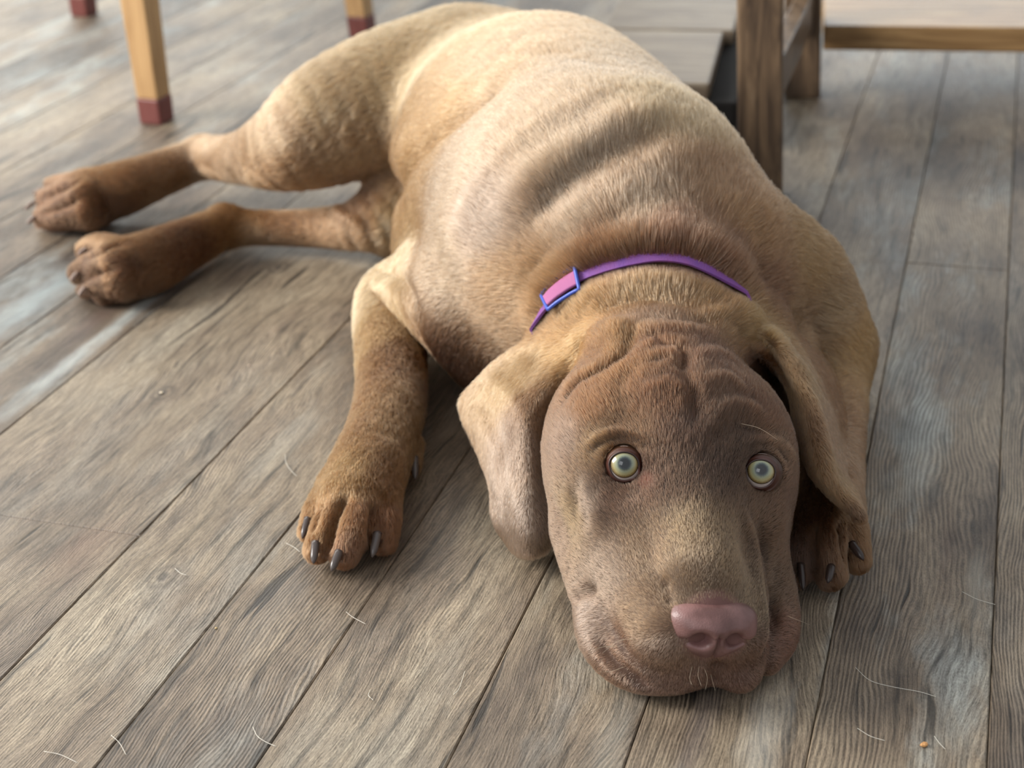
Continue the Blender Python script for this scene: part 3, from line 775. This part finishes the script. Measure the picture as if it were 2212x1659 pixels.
# skin colour on the mesh itself: the coat colour, pink-brown eyelid rims
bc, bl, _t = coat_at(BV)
bc = bc*0.50  # skin darkened so gaps between strands read as shadow
rim = np.array(lin((92, 52, 42)))
for e in EYES:
    D = np.linalg.norm(BV-(e[3]+e[4]*0.006), axis=1)
    f = np.clip((0.0118-D)/0.002, 0, 1)[:, None]; bc = bc*(1-f)+rim*f
inner = hit(1395, 1035)
if inner is not None:
    D = np.linalg.norm(BV-inner, axis=1); f = (np.clip((0.006-D)/0.004, 0, 1)*0.7)[:, None]; bc = bc*(1-f)+np.array(lin((150, 100, 88)))*f
D = np.linalg.norm(BV-NOSE_C, axis=1); f = np.clip((0.021-D)/0.003, 0, 1)[:, None]*0.8; bc = bc*(1-f)+np.array(lin((120, 84, 80)))*f
att = me.attributes.new('coat', 'FLOAT_COLOR', 'POINT')
att.data.foreach_set('color', np.concatenate([bc, np.ones((len(bc), 1))], 1).astype(np.float32).ravel())
me.materials.clear()
m = NT('coat_skin')
co = m.n('TexCoord').outputs['Object']
nz = m.noise(co, 900, 3, 0.6)
colr = m.n('Attribute', attribute_name='coat').outputs['Color']
m.bsdf(colr, 0.6, m.bump(nz, 0.4, 0.0006), Specular_IOR_Level=0.3)
me.materials.append(m.m)

# ------------------------------------------------------------------ fur strands
RINGP = np.array([p for p in (hit(x, y) for x, y in spline2([(1158, 712), (1180, 668), (1208, 628), (1255, 594), (1320, 572), (1380, 558), (1440, 553), (1500, 566), (1560, 600), (1612, 642)], 4)) if p is not None])
CLAWS = []
for a, b, r, pale in (((664, 1120), (653, 1164), .0022, 0), ((681, 1172), (677, 1218), .0026, 0), ((732, 1192), (716, 1234), .0027, 0), ((816, 1152), (804, 1204), .0028, 0),
                ((1730, 1218), (1735, 1276), .0022, 2), ((1796, 1224), (1788, 1260), .0025, 2), ((1840, 1174), (1866, 1210), .0025, 2), ((896, 988), (897, 1036), .0026, 0),
                ((88, 408), (70, 420), .0024, 1), ((72, 438), (52, 452), .0024, 1), ((74, 470), (58, 483), .0024, 1),
                ((186, 538), (168, 550), .0024, 1), ((168, 590), (152, 606), .0024, 1), ((184, 622), (170, 638), .0024, 1)):
    A = hit(*a)
    if A is None: A = G(a[0], a[1], .015)
    nv = (CAM-A)/np.linalg.norm(CAM-A)
    d_ = depth(A); A = A+nv*0.0006
    rb = ray(*b); Bp = CAM+rb*(d_-0.010)                 # the tip comes forward and down
    if Bp[2] < 0.003: Bp = G(b[0], b[1], 0.003)
    h2 = hit(*b)
    if h2 is not None and depth(Bp) > depth(h2)-0.001: Bp = CAM+rb*(depth(h2)-0.001)
    CLAWS.append((A, Bp, r, pale)); BALD_C = None
def build_fur():
    rng = np.random.default_rng(11)
    a, b, c, d = BV[BF[:, 0]], BV[BF[:, 1]], BV[BF[:, 2]], BV[BF[:, 3]]
    cen = (a+b+c+d)/4; nr = np.cross(c-a, d-b); ar = np.linalg.norm(nr, axis=1)/2; nr = nr/np.maximum(ar*2, 1e-12)[:, None]
    vd = CAM-cen; dist = np.linalg.norm(vd, axis=1); facing = (nr*(vd/dist[:, None])).sum(1)
    dn = np.where(facing > -0.3, 1.0, 0.10)*(cen[:, 2] > 0.0015)
    headish = np.clip((1.00-cen[:, 1])/0.12, 0, 1)
    dn = dn*(FUR_BODY+(FUR_HEAD-FUR_BODY)*headish)
    ex = ar*dn; cnt = rng.poisson(ex)
    fi = np.repeat(np.arange(len(cen)), cnt); n = len(fi)
    u, v = rng.random(n)[:, None], rng.random(n)[:, None]
    R = (a[fi]*(1-u)+b[fi]*u)*(1-v)+(d[fi]*(1-u)+c[fi]*u)*v
    q = BF[fi]; N = (BN[q[:, 0]]*(1-u)+BN[q[:, 1]]*u)*(1-v)+(BN[q[:, 3]]*(1-u)+BN[q[:, 2]]*u)*v
    N /= np.maximum(np.linalg.norm(N, axis=1), 1e-9)[:, None]
    keepm = np.ones(n, bool)
    for e in EYES:
        q_ = R-e[3]; ax_ = q_@e[4]; D = np.linalg.norm(q_-ax_[:, None]*e[4], axis=1)
        keepm &= (D > 0.0088+rng.random(n)*0.0012) | (np.linalg.norm(q_, axis=1) > 0.03)
    for (cc, rr) in BALD: keepm &= np.linalg.norm(R-cc, axis=1) > rr*(0.92+0.16*rng.random(n))
    R, N = R[keepm], N[keepm]; n = len(R)
    C3, L, T = coat_at(R)
    L = L*np.where(L < 0.0045, 0.8, 1.0)*(0.8+0.6*rng.random(n))
    # lie of the hair: tangent flow with gentle swirls
    T = T-(T*N).sum(1)[:, None]*N
    tn = np.linalg.norm(T, axis=1)[:, None]; T = np.where(tn > 1e-3, T/np.maximum(tn, 1e-6), 0)
    fb = np.cross(N, np.array([0.3, 1, 0.2])); fb /= np.linalg.norm(fb, axis=1)[:, None]
    T = np.where(tn > 1e-3, T, fb)
    Bn = np.cross(N, T)
    sw = 0.20*wob(R, 110, 0.3)+0.10*wob(R, 430, 1.1)+0.18*rng.normal(size=n)
    D1 = T*np.cos(sw)[:, None]+Bn*np.sin(sw)[:, None]
    lift = np.clip(0.44+0.10*wob(R, 300, 2.0)+0.12*rng.normal(size=n), 0.10, 0.9)
    d0 = D1*np.cos(lift)[:, None]+N*np.sin(lift)[:, None]
    cd_ = np.full(n, 1.0)
    if len(RINGP):
        nb_ = np.where((R[:, 1] > 0.84) & (R[:, 1] < 1.1))[0]
        for s_ in range(0, len(nb_), 40000):
            q_ = nb_[s_:s_+40000]; cd_[q_] = np.sqrt((((R[q_, None]-RINGP[None])**2).sum(2)).min(1))
    cf_ = np.clip(1-cd_/0.016, 0, 1); lift = lift+0.38*cf_; L = L*(1+0.3*cf_)
    d0 = D1*np.cos(lift)[:, None]+N*np.sin(lift)[:, None]
    l1 = lift*0.55; d1 = D1*np.cos(l1)[:, None]+N*np.sin(l1)[:, None]
    l2 = lift*0.15; d2 = D1*np.cos(l2)[:, None]+N*np.sin(l2)[:, None]
    P0 = R-N*0.0004; P1 = P0+d0*(L/3)[:, None]; P2 = P1+d1*(L/3)[:, None]; P3 = P2+d2*(L/3)[:, None]
    # strands gather in small tufts
    cell = np.floor((R+0.0006*wob(R, 700, 0.7)[:, None])/np.where(L > 0.008, 0.0028, np.where(L < 0.0045, 0.0011, 0.0016))[:, None]).astype(np.int64)
    cell -= cell.min(0); key = (cell[:, 0]*4096+cell[:, 1])*4096+cell[:, 2]+((L > 0.008)*1+(L < 0.0045)*2)*(1 << 40)
    _, inv = np.unique(key, return_inverse=True); nk = inv.max()+1; cntk = np.maximum(np.bincount(inv, minlength=nk), 1)
    def mean(A): return np.stack([np.bincount(inv, A[:, j], nk)/cntk for j in range(3)], 1)[inv]
    cl = (0.35+0.4*rng.random(n))[:, None]
    M3, M2 = mean(P3), mean(P2)
    P3 = P3+(M3-P3)*cl*0.85; P2 = P2+(M2-P2)*cl*0.45
    cvar = rng.normal(size=nk)[inv]
    P = np.stack([P0, P1, P2, P3], 1); P[:, :, 2] = np.maximum(P[:, :, 2], 0.0008)
    dd = np.linalg.norm(R-CAM, axis=1)
    base = np.where(dd < 1.0, 0.000085, 0.000085*(1+(dd-1.0)*1.4))*np.clip(L/0.006, 0.8, 1.5)
    rad = base[:, None]*np.array([1.0, 0.95, 0.7, 0.25])[None]
    var = np.exp(0.28*rng.normal(size=n)+0.09*cvar)[:, None]*1.04
    C3 = np.clip(C3*np.clip(var, 0.5, 1.8), 0.005, 0.9)
    hc = bpy.data.hair_curves.new('fur')
    hc.add_curves([4]*n)
    hc.attributes['position'].data.foreach_set('vector', P.astype(np.float32).ravel())
    ra = hc.attributes.get('radius') or hc.attributes.new('radius', 'FLOAT', 'POINT')
    ra.data.foreach_set('value', rad.astype(np.float32).ravel())
    ca = hc.attributes.new('coat', 'FLOAT_COLOR', 'CURVE')
    ca.data.foreach_set('color', np.concatenate([C3, np.ones((n, 1))], 1).astype(np.float32).ravel())
    o = bpy.data.objects.new('fur', hc); COL.objects.link(o)
    m = NT('fur'); colr = m.n('Attribute', attribute_name='coat').outputs['Color']
    if HAIR_BSDF:
        x = m.n('BsdfHairPrincipled'); x.parametrization = 'COLOR'; x.model = 'CHIANG'
        m.l(colr, x.inputs['Color']); x.inputs['Roughness'].default_value = 0.42; x.inputs['Radial Roughness'].default_value = 0.7
        x.inputs['Random Roughness'].default_value = 0.1
        m.l(x.outputs[0], m.out.inputs[0])
    else:
        m.bsdf(colr, 0.45, Specular_IOR_Level=0.5)
    hc.materials.append(m.m)
    dogpart(o); o['kind'] = 'stuff'
    print('fur', n)
FUR_BODY, FUR_HEAD, HAIR_BSDF = 1.5e6, 5.4e6, True
BALD = [(NOSE_C, 0.0150)]+[(a+(b-a)*t, r+0.0012) for a, b, r, p in CLAWS for t in (0.2, 0.5, 0.8)]
build_fur()

# ------------------------------------------------------------------ eyes
def eye_mat(kind):
    if kind == 'sclera':
        m = NT('sclera'); m.bsdf(lin((186, 172, 166)), 0.12, Coat_Weight=1.0, Coat_Roughness=0.02); return m.m
    if kind == 'pupil':
        m = NT('pupil'); m.bsdf(lin((14, 18, 22)), 0.12, Coat_Weight=1.0, Coat_Roughness=0.02); return m.m
    m = NT('iris'); co = m.n('TexCoord').outputs['Object']
    s = m.n('SeparateXYZ'); m.l(co, s.inputs[0])
    r = m.math('SQRT', m.math('ADD', m.math('POWER', s.outputs[0], 2.0), m.math('POWER', s.outputs[1], 2.0)))
    an = m.math('ARCTAN2', s.outputs[1], s.outputs[0])
    cv = m.n('CombineXYZ'); m.l(m.math('MULTIPLY', an, 9.0), cv.inputs[0]); m.l(m.math('MULTIPLY', r, 260.0), cv.inputs[1])
    nz = m.noise(cv.outputs[0], 1.6, 3, 0.6)
    t = m.math('ADD', m.math('DIVIDE', r, IR), m.math('MULTIPLY', m.math('SUBTRACT', nz, 0.5), 0.14))
    col = m.ramp(t, [(0.32, lin((16, 20, 24))), (0.42, lin((58, 68, 68))), (0.58, lin((146, 152, 126))), (0.78, lin((168, 158, 112))), (0.90, lin((128, 106, 64))), (0.98, lin((52, 42, 32)))])
    m.bsdf(col, 0.25, Coat_Weight=1.0, Coat_Roughness=0.02); return m.m
IR = 0.0078
MS, MI, MP = eye_mat('sclera'), eye_mat('iris'), eye_mat('pupil')
ml = NT('eyelid_skin'); _at = ml.n('Attribute', attribute_name='lid').outputs['Color']; ml.bsdf(_at, 0.38, Specular_IOR_Level=0.5)
def ball_at(c, px, py):
    """point of the eyeball on the sight line"""
    d = ray(px, py); d /= np.linalg.norm(d); oc = CAM-c; b = oc@d; q = b*b-(oc@oc-ER*ER)
    return CAM+d*(-b-math.sqrt(max(q, 0)))
LIDSHAPE = []
def cap_mesh(R, r0, r1, bulge, seg=48, rings=10):
    """spherical annulus facing +Z, radius R, bulging like a cornea"""
    V, F = [], []
    for i in range(rings+1):
        r = r0+(r1-r0)*i/rings
        z = math.sqrt(R*R-r*r)+bulge*(1-(r/IR)**2)
        for k in range(seg):
            u = 2*math.pi*k/seg; V.append((r*math.cos(u), r*math.sin(u), z))
    for i in range(rings):
        for k in range(seg): F.append((i*seg+k, (i+1)*seg+k, (i+1)*seg+(k+1) % seg, i*seg+(k+1) % seg))
    return V, F
IRIS_PX = [(1349, 1001), (1645, 1014)]
for ei, (px, py, s, c, gz) in enumerate(EYES):
    V, F = [], []
    for i in range(25):
        th = math.pi*i/24
        for k in range(40):
            u = 2*math.pi*k/40; V.append((ER*math.sin(th)*math.cos(u), ER*math.sin(th)*math.sin(u), ER*math.cos(th)))
    for i in range(24):
        for k in range(40): F.append((i*40+k, (i+1)*40+k, (i+1)*40+(k+1) % 40, i*40+(k+1) % 40))
    o = mesh('eye', V, F, MS); dogpart(o); o['label'] = 'pale yellow-green eye'
    gaze = ball_at(c, *IRIS_PX[ei])-c; gaze /= np.linalg.norm(gaze)
    Mx = Vector(gaze).to_track_quat('Z', 'Y').to_matrix().to_4x4(); Mx.translation = Vector(c-np.array([0.10, 0.95, 0]))
    o.matrix_parent_inverse = Matrix(); o.matrix_local = Mx
    V, F = cap_mesh(ER+0.00005, 0.0020, IR, 0.0006); ir = mesh('iris', V, F, MI, o)
    V, F = cap_mesh(ER+0.00005, 0.0001, 0.0022, 0.00062, rings=4); pu = mesh('pupil', V, F, MP, o)
    # lids: a fine rolled ring of bare skin hugging the ball
    a = np.cross(gz, [0, 0, 1.0]); a /= np.linalg.norm(a)
    if a@RGT < 0: a = -a
    b = np.cross(a, gz); b = b if b[2] > 0 else -b
    V, F, Cc = [], [], []; n1 = 72; prof = 12
    inn = 1 if s < 0 else -1            # side of the inner corner
    for k in range(n1):
        u = 2*math.pi*k/n1; cu_, su = math.cos(u), math.sin(u)
        rx, ry = 0.0080, (0.0067 if su > 0 else 0.0088)
        corner = math.exp(-((u-(math.radians(-38) % (2*math.pi)) if inn > 0 else u-math.radians(218)))**2/0.10) if True else 0
        r0 = 1.0+0.20*corner
        e = np.array([cu_*rx, su*ry])*r0; er = np.hypot(*e); ed = e/er
        for j in range(prof+1):
            t = j/prof
            rr = er-0.0004+t*0.0046
            base = math.sqrt(max(ER**2-min(rr, ER*0.97)**2, 0))
            roll = 0.0013*math.sin(math.pi*min(1, t*2.6)) if t*2.6 < 1 else 0
            hgt = base+0.0002+roll
            if t > 0.30: hgt = hgt-0.0002+0.0009*math.sin(math.pi*min(1, (t-0.3)/0.7*1.0))*(1.0 if su > 0 else 0.6)-max(0, t-0.7)*0.004
            p = c+a*ed[0]*rr+b*ed[1]*rr+gz*hgt
            V.append(p)
            dark = np.array(lin((44, 28, 24))); red = np.array(lin((80, 46, 38))); fur_ = coat_at(p[None])[0][0]*0.6
            pink = np.array(lin((176, 122, 112)))
            q = dark if t < 0.10 else dark*(1-(t-0.10)/0.25)+red*((t-0.10)/0.25) if t < 0.35 else red*(1-(t-0.35)/0.65)+fur_*((t-0.35)/0.65)
            if su < 0 and t < 0.2: q = q*0.4+red*0.6
            q = q*(1-corner*0.8)+pink*corner*0.8
            Cc.append((*q, 1))
    for k in range(n1):
        for j in range(prof):
            i0, i1 = k*(prof+1)+j, ((k+1) % n1)*(prof+1)+j
            F.append((i0, i1, i1+1, i0+1))
    lo_ = mesh('eyelid', V, F, ml.m); at = lo_.data.attributes.new('lid', 'FLOAT_COLOR', 'POINT')
    at.data.foreach_set('color', np.array(Cc, np.float32).ravel())
    dogpart(lo_)

# ------------------------------------------------------------------ nose leather
NA = math.radians(24)
def NL(x, y, z):                         # nose frame: tipped upwards
    return HL(0.28+x, 7.80+y*math.cos(NA)-z*math.sin(NA), -4.05+z*math.cos(NA)+y*math.sin(NA))
def build_nose():
    V = []; n1, n2 = 60, 44
    def shape(u, v):
        # u angle round (0 = right, 90 = up), v 0 centre front .. 1 back rim
        su, cu_ = math.sin(u), math.cos(u)
        w = 2.42
        top, bot = 1.25, 1.95
        hh = top if su > 0 else bot
        ww = w*(1.0 if su > -0.2 else 1.0-0.30*min(1, (-su-0.2)/0.8))
        e = 3.2 if su > 0 else 2.4
        rr = (abs(cu_)**e+abs(su)**e)**(-1/e)
        th = v*math.pi*0.56
        x = ww*rr*cu_*math.sin(th); z = hh*rr*su*math.sin(th)
        y = 1.55*math.cos(th)
        # nostrils
        for s in (-1, 1):
            dx, dz = (x-0.12-s*0.88), (z+0.50)
            g = math.exp(-((dx/0.40)**2+(dz/0.34)**2)); y -= 1.7*g*(v < 0.75)
            # wing slit running outwards and down
            for t in (0.35, 0.7, 1.05):
                g2 = math.exp(-(((x-0.12-s*(0.92+t*0.75))/0.26)**2+((z+0.52+0.14*t)/0.14)**2)); y -= 0.32*g2*(v < 0.8)
            # raised wing
            y += 0.08*math.exp(-(((x-s*1.35)/0.55)**2+((z-0.10)/0.28)**2))
        y -= 0.34*math.exp(-((x-0.12)/0.10)**2)*(1 if z < -0.35 else max(0, 1-(z+0.35)/0.4))*(v < 0.9)
        y += 0.12*math.exp(-(x/0.9)**2)*(z > -0.3)
        y -= max(0, -z-0.7)*0.35            # the lower part slopes back to the lip
        return x, y, z
    V.append(NL(0, shape(0, 0)[1], 0))
    for j in range(1, n2+1):
        for i in range(n1):
            x, y, z = shape(2*math.pi*i/n1, j/n2); V.append(NL(x, y, z))
    F = [(0, 1+(i+1) % n1, 1+i) for i in range(n1)]
    for j in range(n2-1):
        for i in range(n1):
            a = 1+j*n1+i; b = 1+j*n1+(i+1) % n1; F.append((a, b, b+n1, a+n1))
    m = NT('nose_leather'); co = m.n('TexCoord').outputs['Object']
    vo = m.n('TexVoronoi', feature='F1'); m.l(co, vo.inputs['Vector']); vo.inputs['Scale'].default_value = 1100
    nz = m.noise(co, 60, 3, 0.5)
    col = m.ramp(nz, [(0.35, lin((104, 72, 68))), (0.65, lin((144, 106, 102)))])
    m.bsdf(col, 0.42, m.bump(vo.outputs['Distance'], 0.35, 0.0003), Specular_IOR_Level=0.5, Coat_Weight=0.15, Coat_Roughness=0.25)
    o = mesh('nose', V, F, m.m); dogpart(o); o['label'] = 'pink-brown nose leather'
build_nose()

# ------------------------------------------------------------------ claws
mc = NT('claw'); mc.bsdf(lin((86, 76, 72)), 0.22, Specular_IOR_Level=0.6); M_CLAW = mc.m
mc = NT('dark_claw'); mc.bsdf(lin((52, 40, 36)), 0.3, Specular_IOR_Level=0.5); M_CLAWD = mc.m
mc = NT('pale_claw'); mc.bsdf(lin((150, 128, 116)), 0.28, Specular_IOR_Level=0.6); M_CLAWP = mc.m
for a, b, r, pale in CLAWS:
    A, Bp = a, b; n_ = (CAM-A)/np.linalg.norm(CAM-A)
    mid = (A+Bp)/2+n_*0.0016; T = np.linspace(0, 1, 9); P = [(1-t)**2*A+2*t*(1-t)*mid+t*t*Bp for t in T]
    Rr = [r*(1-0.12*t) if t < 0.6 else r*(1-0.12*t)*(1-((t-0.6)/0.4)**2*0.85) for t in T]
    o = tube('claw', P, Rr, M_CLAWP if pale == 1 else M_CLAWD if pale == 2 else M_CLAW, None, 10); dogpart(o)

# ------------------------------------------------------------------ whiskers
mw = NT('whisker'); mw.bsdf(lin((214, 196, 170)), 0.4); M_WH = mw.m
def whisker(pts, r=0.00013):
    P = [hit(pts[0][0], pts[0][1])]
    if P[0] is None: return
    d0 = depth(P[0])
    for i, (x, y) in enumerate(pts[1:]):
        rr = ray(x, y); P.append(CAM+rr*(d0-0.004*(i+1)))
    P = spline2(P, 6); P[:, 2] = np.maximum(P[:, 2], 0.001)
    o = tube('whisker', P, np.linspace(r, r*0.3, len(P)), M_WH, None, 5); dogpart(o)
for p in ([(1345, 1395), (1300, 1398), (1270, 1410)], [(1370, 1380), (1335, 1385), (1300, 1412)], [(1350, 1440), (1320, 1450), (1290, 1452)],
          [(1495, 1440), (1490, 1465), (1495, 1480)], [(1510, 1440), (1508, 1460), (1515, 1482)], [(1522, 1445), (1528, 1465), (1524, 1490)], [(1535, 1455), (1540, 1475), (1545, 1492)],
          [(1600, 915), (1640, 925), (1680, 950)], [(1700, 1330), (1725, 1340), (1750, 1350)]):
    whisker(p)

# ------------------------------------------------------------------ collar
def on_ring(pts, lift):
    out = []
    for x, y in spline2(pts, 10):
        p = hit(x, y)
        if p is None: continue
        out.append(p)
    P = np.array(out)
    for _ in range(6): P[1:-1] = (P[:-2]+2*P[1:-1]+P[2:])/4
    return P
def strap(name, P, width, thick, mat, parent, wdir):
    """flat band: P centre line, wdir the direction of its width"""
    V, F = [], []; n = len(P)
    for i in range(n):
        t = P[min(i+1, n-1)]-P[max(i-1, 0)]; t /= np.linalg.norm(t)
        wv = wdir[i]-(wdir[i]@t)*t; wv /= np.linalg.norm(wv); nn = np.cross(t, wv)
        for a, b in ((-1, -1), (1, -1), (1, 1), (-1, 1)): V.append(P[i]+wv*a*width/2+nn*b*thick/2)
    for i in range(n-1):
        for k in range(4): F.append((i*4+k, i*4+(k+1) % 4, (i+1)*4+(k+1) % 4, (i+1)*4+k))
    F += [(3, 2, 1, 0), (n*4-4, n*4-3, n*4-2, n*4-1)]
    o = mesh(name, V, F, mat, parent, smooth=False); return o
def build_collar():
    m = NT('purple_webbing'); co = m.n('TexCoord').outputs['Object']
    nz = m.noise(co, 900, 2, 0.5); n2 = m.noise(co, 120, 2, 0.5)
    m.bsdf(m.mix(n2, lin((104, 72, 160)), lin((148, 84, 140))), 0.75, m.bump(nz, 0.6, 0.0005))
    mb = NT('blue_plastic'); mb.bsdf(lin((66, 92, 190)), 0.35)
    pts = [(1140, 770), (1158, 712), (1180, 668), (1208, 628), (1255, 594), (1320, 572), (1380, 558), (1440, 553), (1500, 566), (1560, 600), (1612, 642), (1650, 680)]
    P = on_ring(pts, 0.002)
    nn = []
    for p in P:
        r = TREE.find_nearest(Vector(p)); nn.append(np.array(r[1]))
    nn = np.array(nn)
    nn = np.where(((CAM-P)*nn).sum(1)[:, None] < 0, -nn, nn)
    for _ in range(8): nn[1:-1] = (nn[:-2]+2*nn[1:-1]+nn[2:])/4
    nn /= np.linalg.norm(nn, axis=1)[:, None]
    # the band's width lies along the neck, across its run, tilted outwards so it stands in the coat
    uu = np.linspace(0, 1, len(P)); Pc = P+nn*(0.0034-0.010*np.clip(1-np.minimum(uu, 1-uu)/0.10, 0, 1))[:, None]
    tt = np.gradient(Pc, axis=0); tt /= np.linalg.norm(tt, axis=1)[:, None]
    wd = np.cross(tt, nn); wd = wd*0.85+nn*0.55; wd /= np.linalg.norm(wd, axis=1)[:, None]
    # rest of the loop passes under the throat, through the coat
    o = strap('collar', Pc, 0.0074, 0.0018, m.m, None, wd); dogpart(o); o['label'] = 'purple webbing collar'
    # slider: a blue frame round a short padded stretch
    k0 = int(np.argmin(np.linalg.norm(proj(Pc)-np.array([1186, 655]), axis=1))); k1 = int(np.argmin(np.linalg.norm(proj(Pc)-np.array([1252, 594]), axis=1)))
    a, b = sorted((k0, k1)); seg = Pc[a:b+1]+nn[a:b+1]*0.0035
    w2 = wd[a:b+1]
    mp_ = NT('pink_webbing'); mp_.bsdf(lin((176, 104, 150)), 0.8)
    pad = strap('webbing_loop', seg+nn[a:b+1]*0.0002, 0.0100, 0.0028, mp_.m, o, w2)
    pad.parent = o; bev = pad.modifiers.new('bevel', 'BEVEL'); bev.width = 0.001; bev.segments = 3
    hw = 0.0084
    A0, A1, B0, B1 = seg[0]-w2[0]*hw, seg[0]+w2[0]*hw, seg[-1]-w2[-1]*hw, seg[-1]+w2[-1]*hw
    loop = list(seg-w2*hw+nn[a:b+1]*0.0012)+list((seg+w2*hw+nn[a:b+1]*0.0012)[::-1])
    loop = np.array(loop+[loop[0]])
    Q = dens(loop); sl = tube('slider', Q, 0.0013, mb.m, o, 6); sl.parent = o; sl['label'] = 'blue plastic slider'
    return Pc, wd, nn
build_collar()

# ------------------------------------------------------------------ shed hairs and crumbs on the floor
mh = NT('shed_hair'); mh.bsdf(lin((226, 220, 206)), 0.4); M_SH = mh.m
HAIRS = [([(616, 982), (618, 1000), (630, 1018), (641, 1028)], 'curved pale shed hair on the plank left of the front paw'),
         ([(748, 1322), (762, 1333), (790, 1348)], 'short pale shed hair on the floor below the front paw'),
         ([(546, 1570), (556, 1590), (575, 1603), (596, 1612)], 'curved pale shed hair near the bottom edge below the front paw'),
         ([(95, 1623), (130, 1630), (168, 1648)], 'pale shed hair in the bottom left corner of the floor'),
         ([(1848, 1442), (1880, 1470), (1930, 1484), (1985, 1494), (2022, 1505)], 'long curved pale shed hair on the floor right of the chin'),
         ([(1852, 1573), (1880, 1590), (1912, 1600)], 'pale shed hair on the floor left of the orange crumb'),
         ([(2018, 1590), (2030, 1606), (2042, 1618)], 'short white shed hair just right of the orange crumb'),
         ([(2078, 1278), (2110, 1294), (2150, 1306)], 'pale shed hair crossing the seam of the right-hand plank'),
         ([(618, 1173), (635, 1182), (648, 1192)], 'short white hair lying against the front paw claws'),
         ([(378, 1228), (390, 1238), (402, 1242)], 'tiny pale shed hair beside the oval knot'),
         ([(980, 1500), (990, 1490), (998, 1470), (1004, 1450)], 'thin pale hair on the plank in front of the chin'),
         ([(800, 1490), (796, 1502), (806, 1512)], 'tiny hooked pale hair low in the middle of the floor'),
         ([(240, 1588), (258, 1605), (272, 1630)], 'thin crinkled pale hair by the dark plank seam at bottom left')]
rngh = random.Random(3)
for pts, lab in HAIRS:
    P = np.array([G(x, y, 0.0007+rngh.random()*0.0006) for x, y in spline2(pts, 6)])
    c = P.mean(0); c[2] = 0
    o = tube('shed_hair', P-c, 0.00016, M_SH, None, 5); o.location = c
    tag(o, lab, 'hair', 'shed hairs on the floor')
def crumb(px, py, size, col, lab, seed):
    r = random.Random(seed); c = G(px, py, 0)
    V, F = [], []; n1, n2 = 8, 6
    for i in range(n2+1):
        t = math.pi*i/n2
        for k in range(n1):
            u = 2*math.pi*k/n1; q = 1+0.35*(r.random()-0.5)
            V.append((size*q*math.sin(t)*math.cos(u)*1.2, size*q*math.sin(t)*math.sin(u)*0.8, size*0.6*(1+q*math.cos(t))))
    for i in range(n2):
        for k in range(n1): F.append((i*n1+k, (i+1)*n1+k, (i+1)*n1+(k+1) % n1, i*n1+(k+1) % n1))
    mm = NT('crumb'); mm.bsdf(lin(col), 0.7)
    o = mesh('crumb', V, F, mm.m, None, smooth=False); o.location = c; tag(o, lab, 'crumb')
crumb(1996, 1612, 0.0019, (214, 160, 104), 'orange kibble crumb on the floor in the bottom right corner', 1)
crumb(467, 1358, 0.0008, (205, 180, 130), 'tiny tan crumb on the seam left below the front paw', 2)
crumb(349, 850, 0.0012, (240, 224, 196), 'bright white crumb lying on the dark knot of the left plank', 3)
crumb(538, 790, 0.0008, (225, 200, 180), 'tiny pinkish crumb on the plank between knot and front leg', 4)
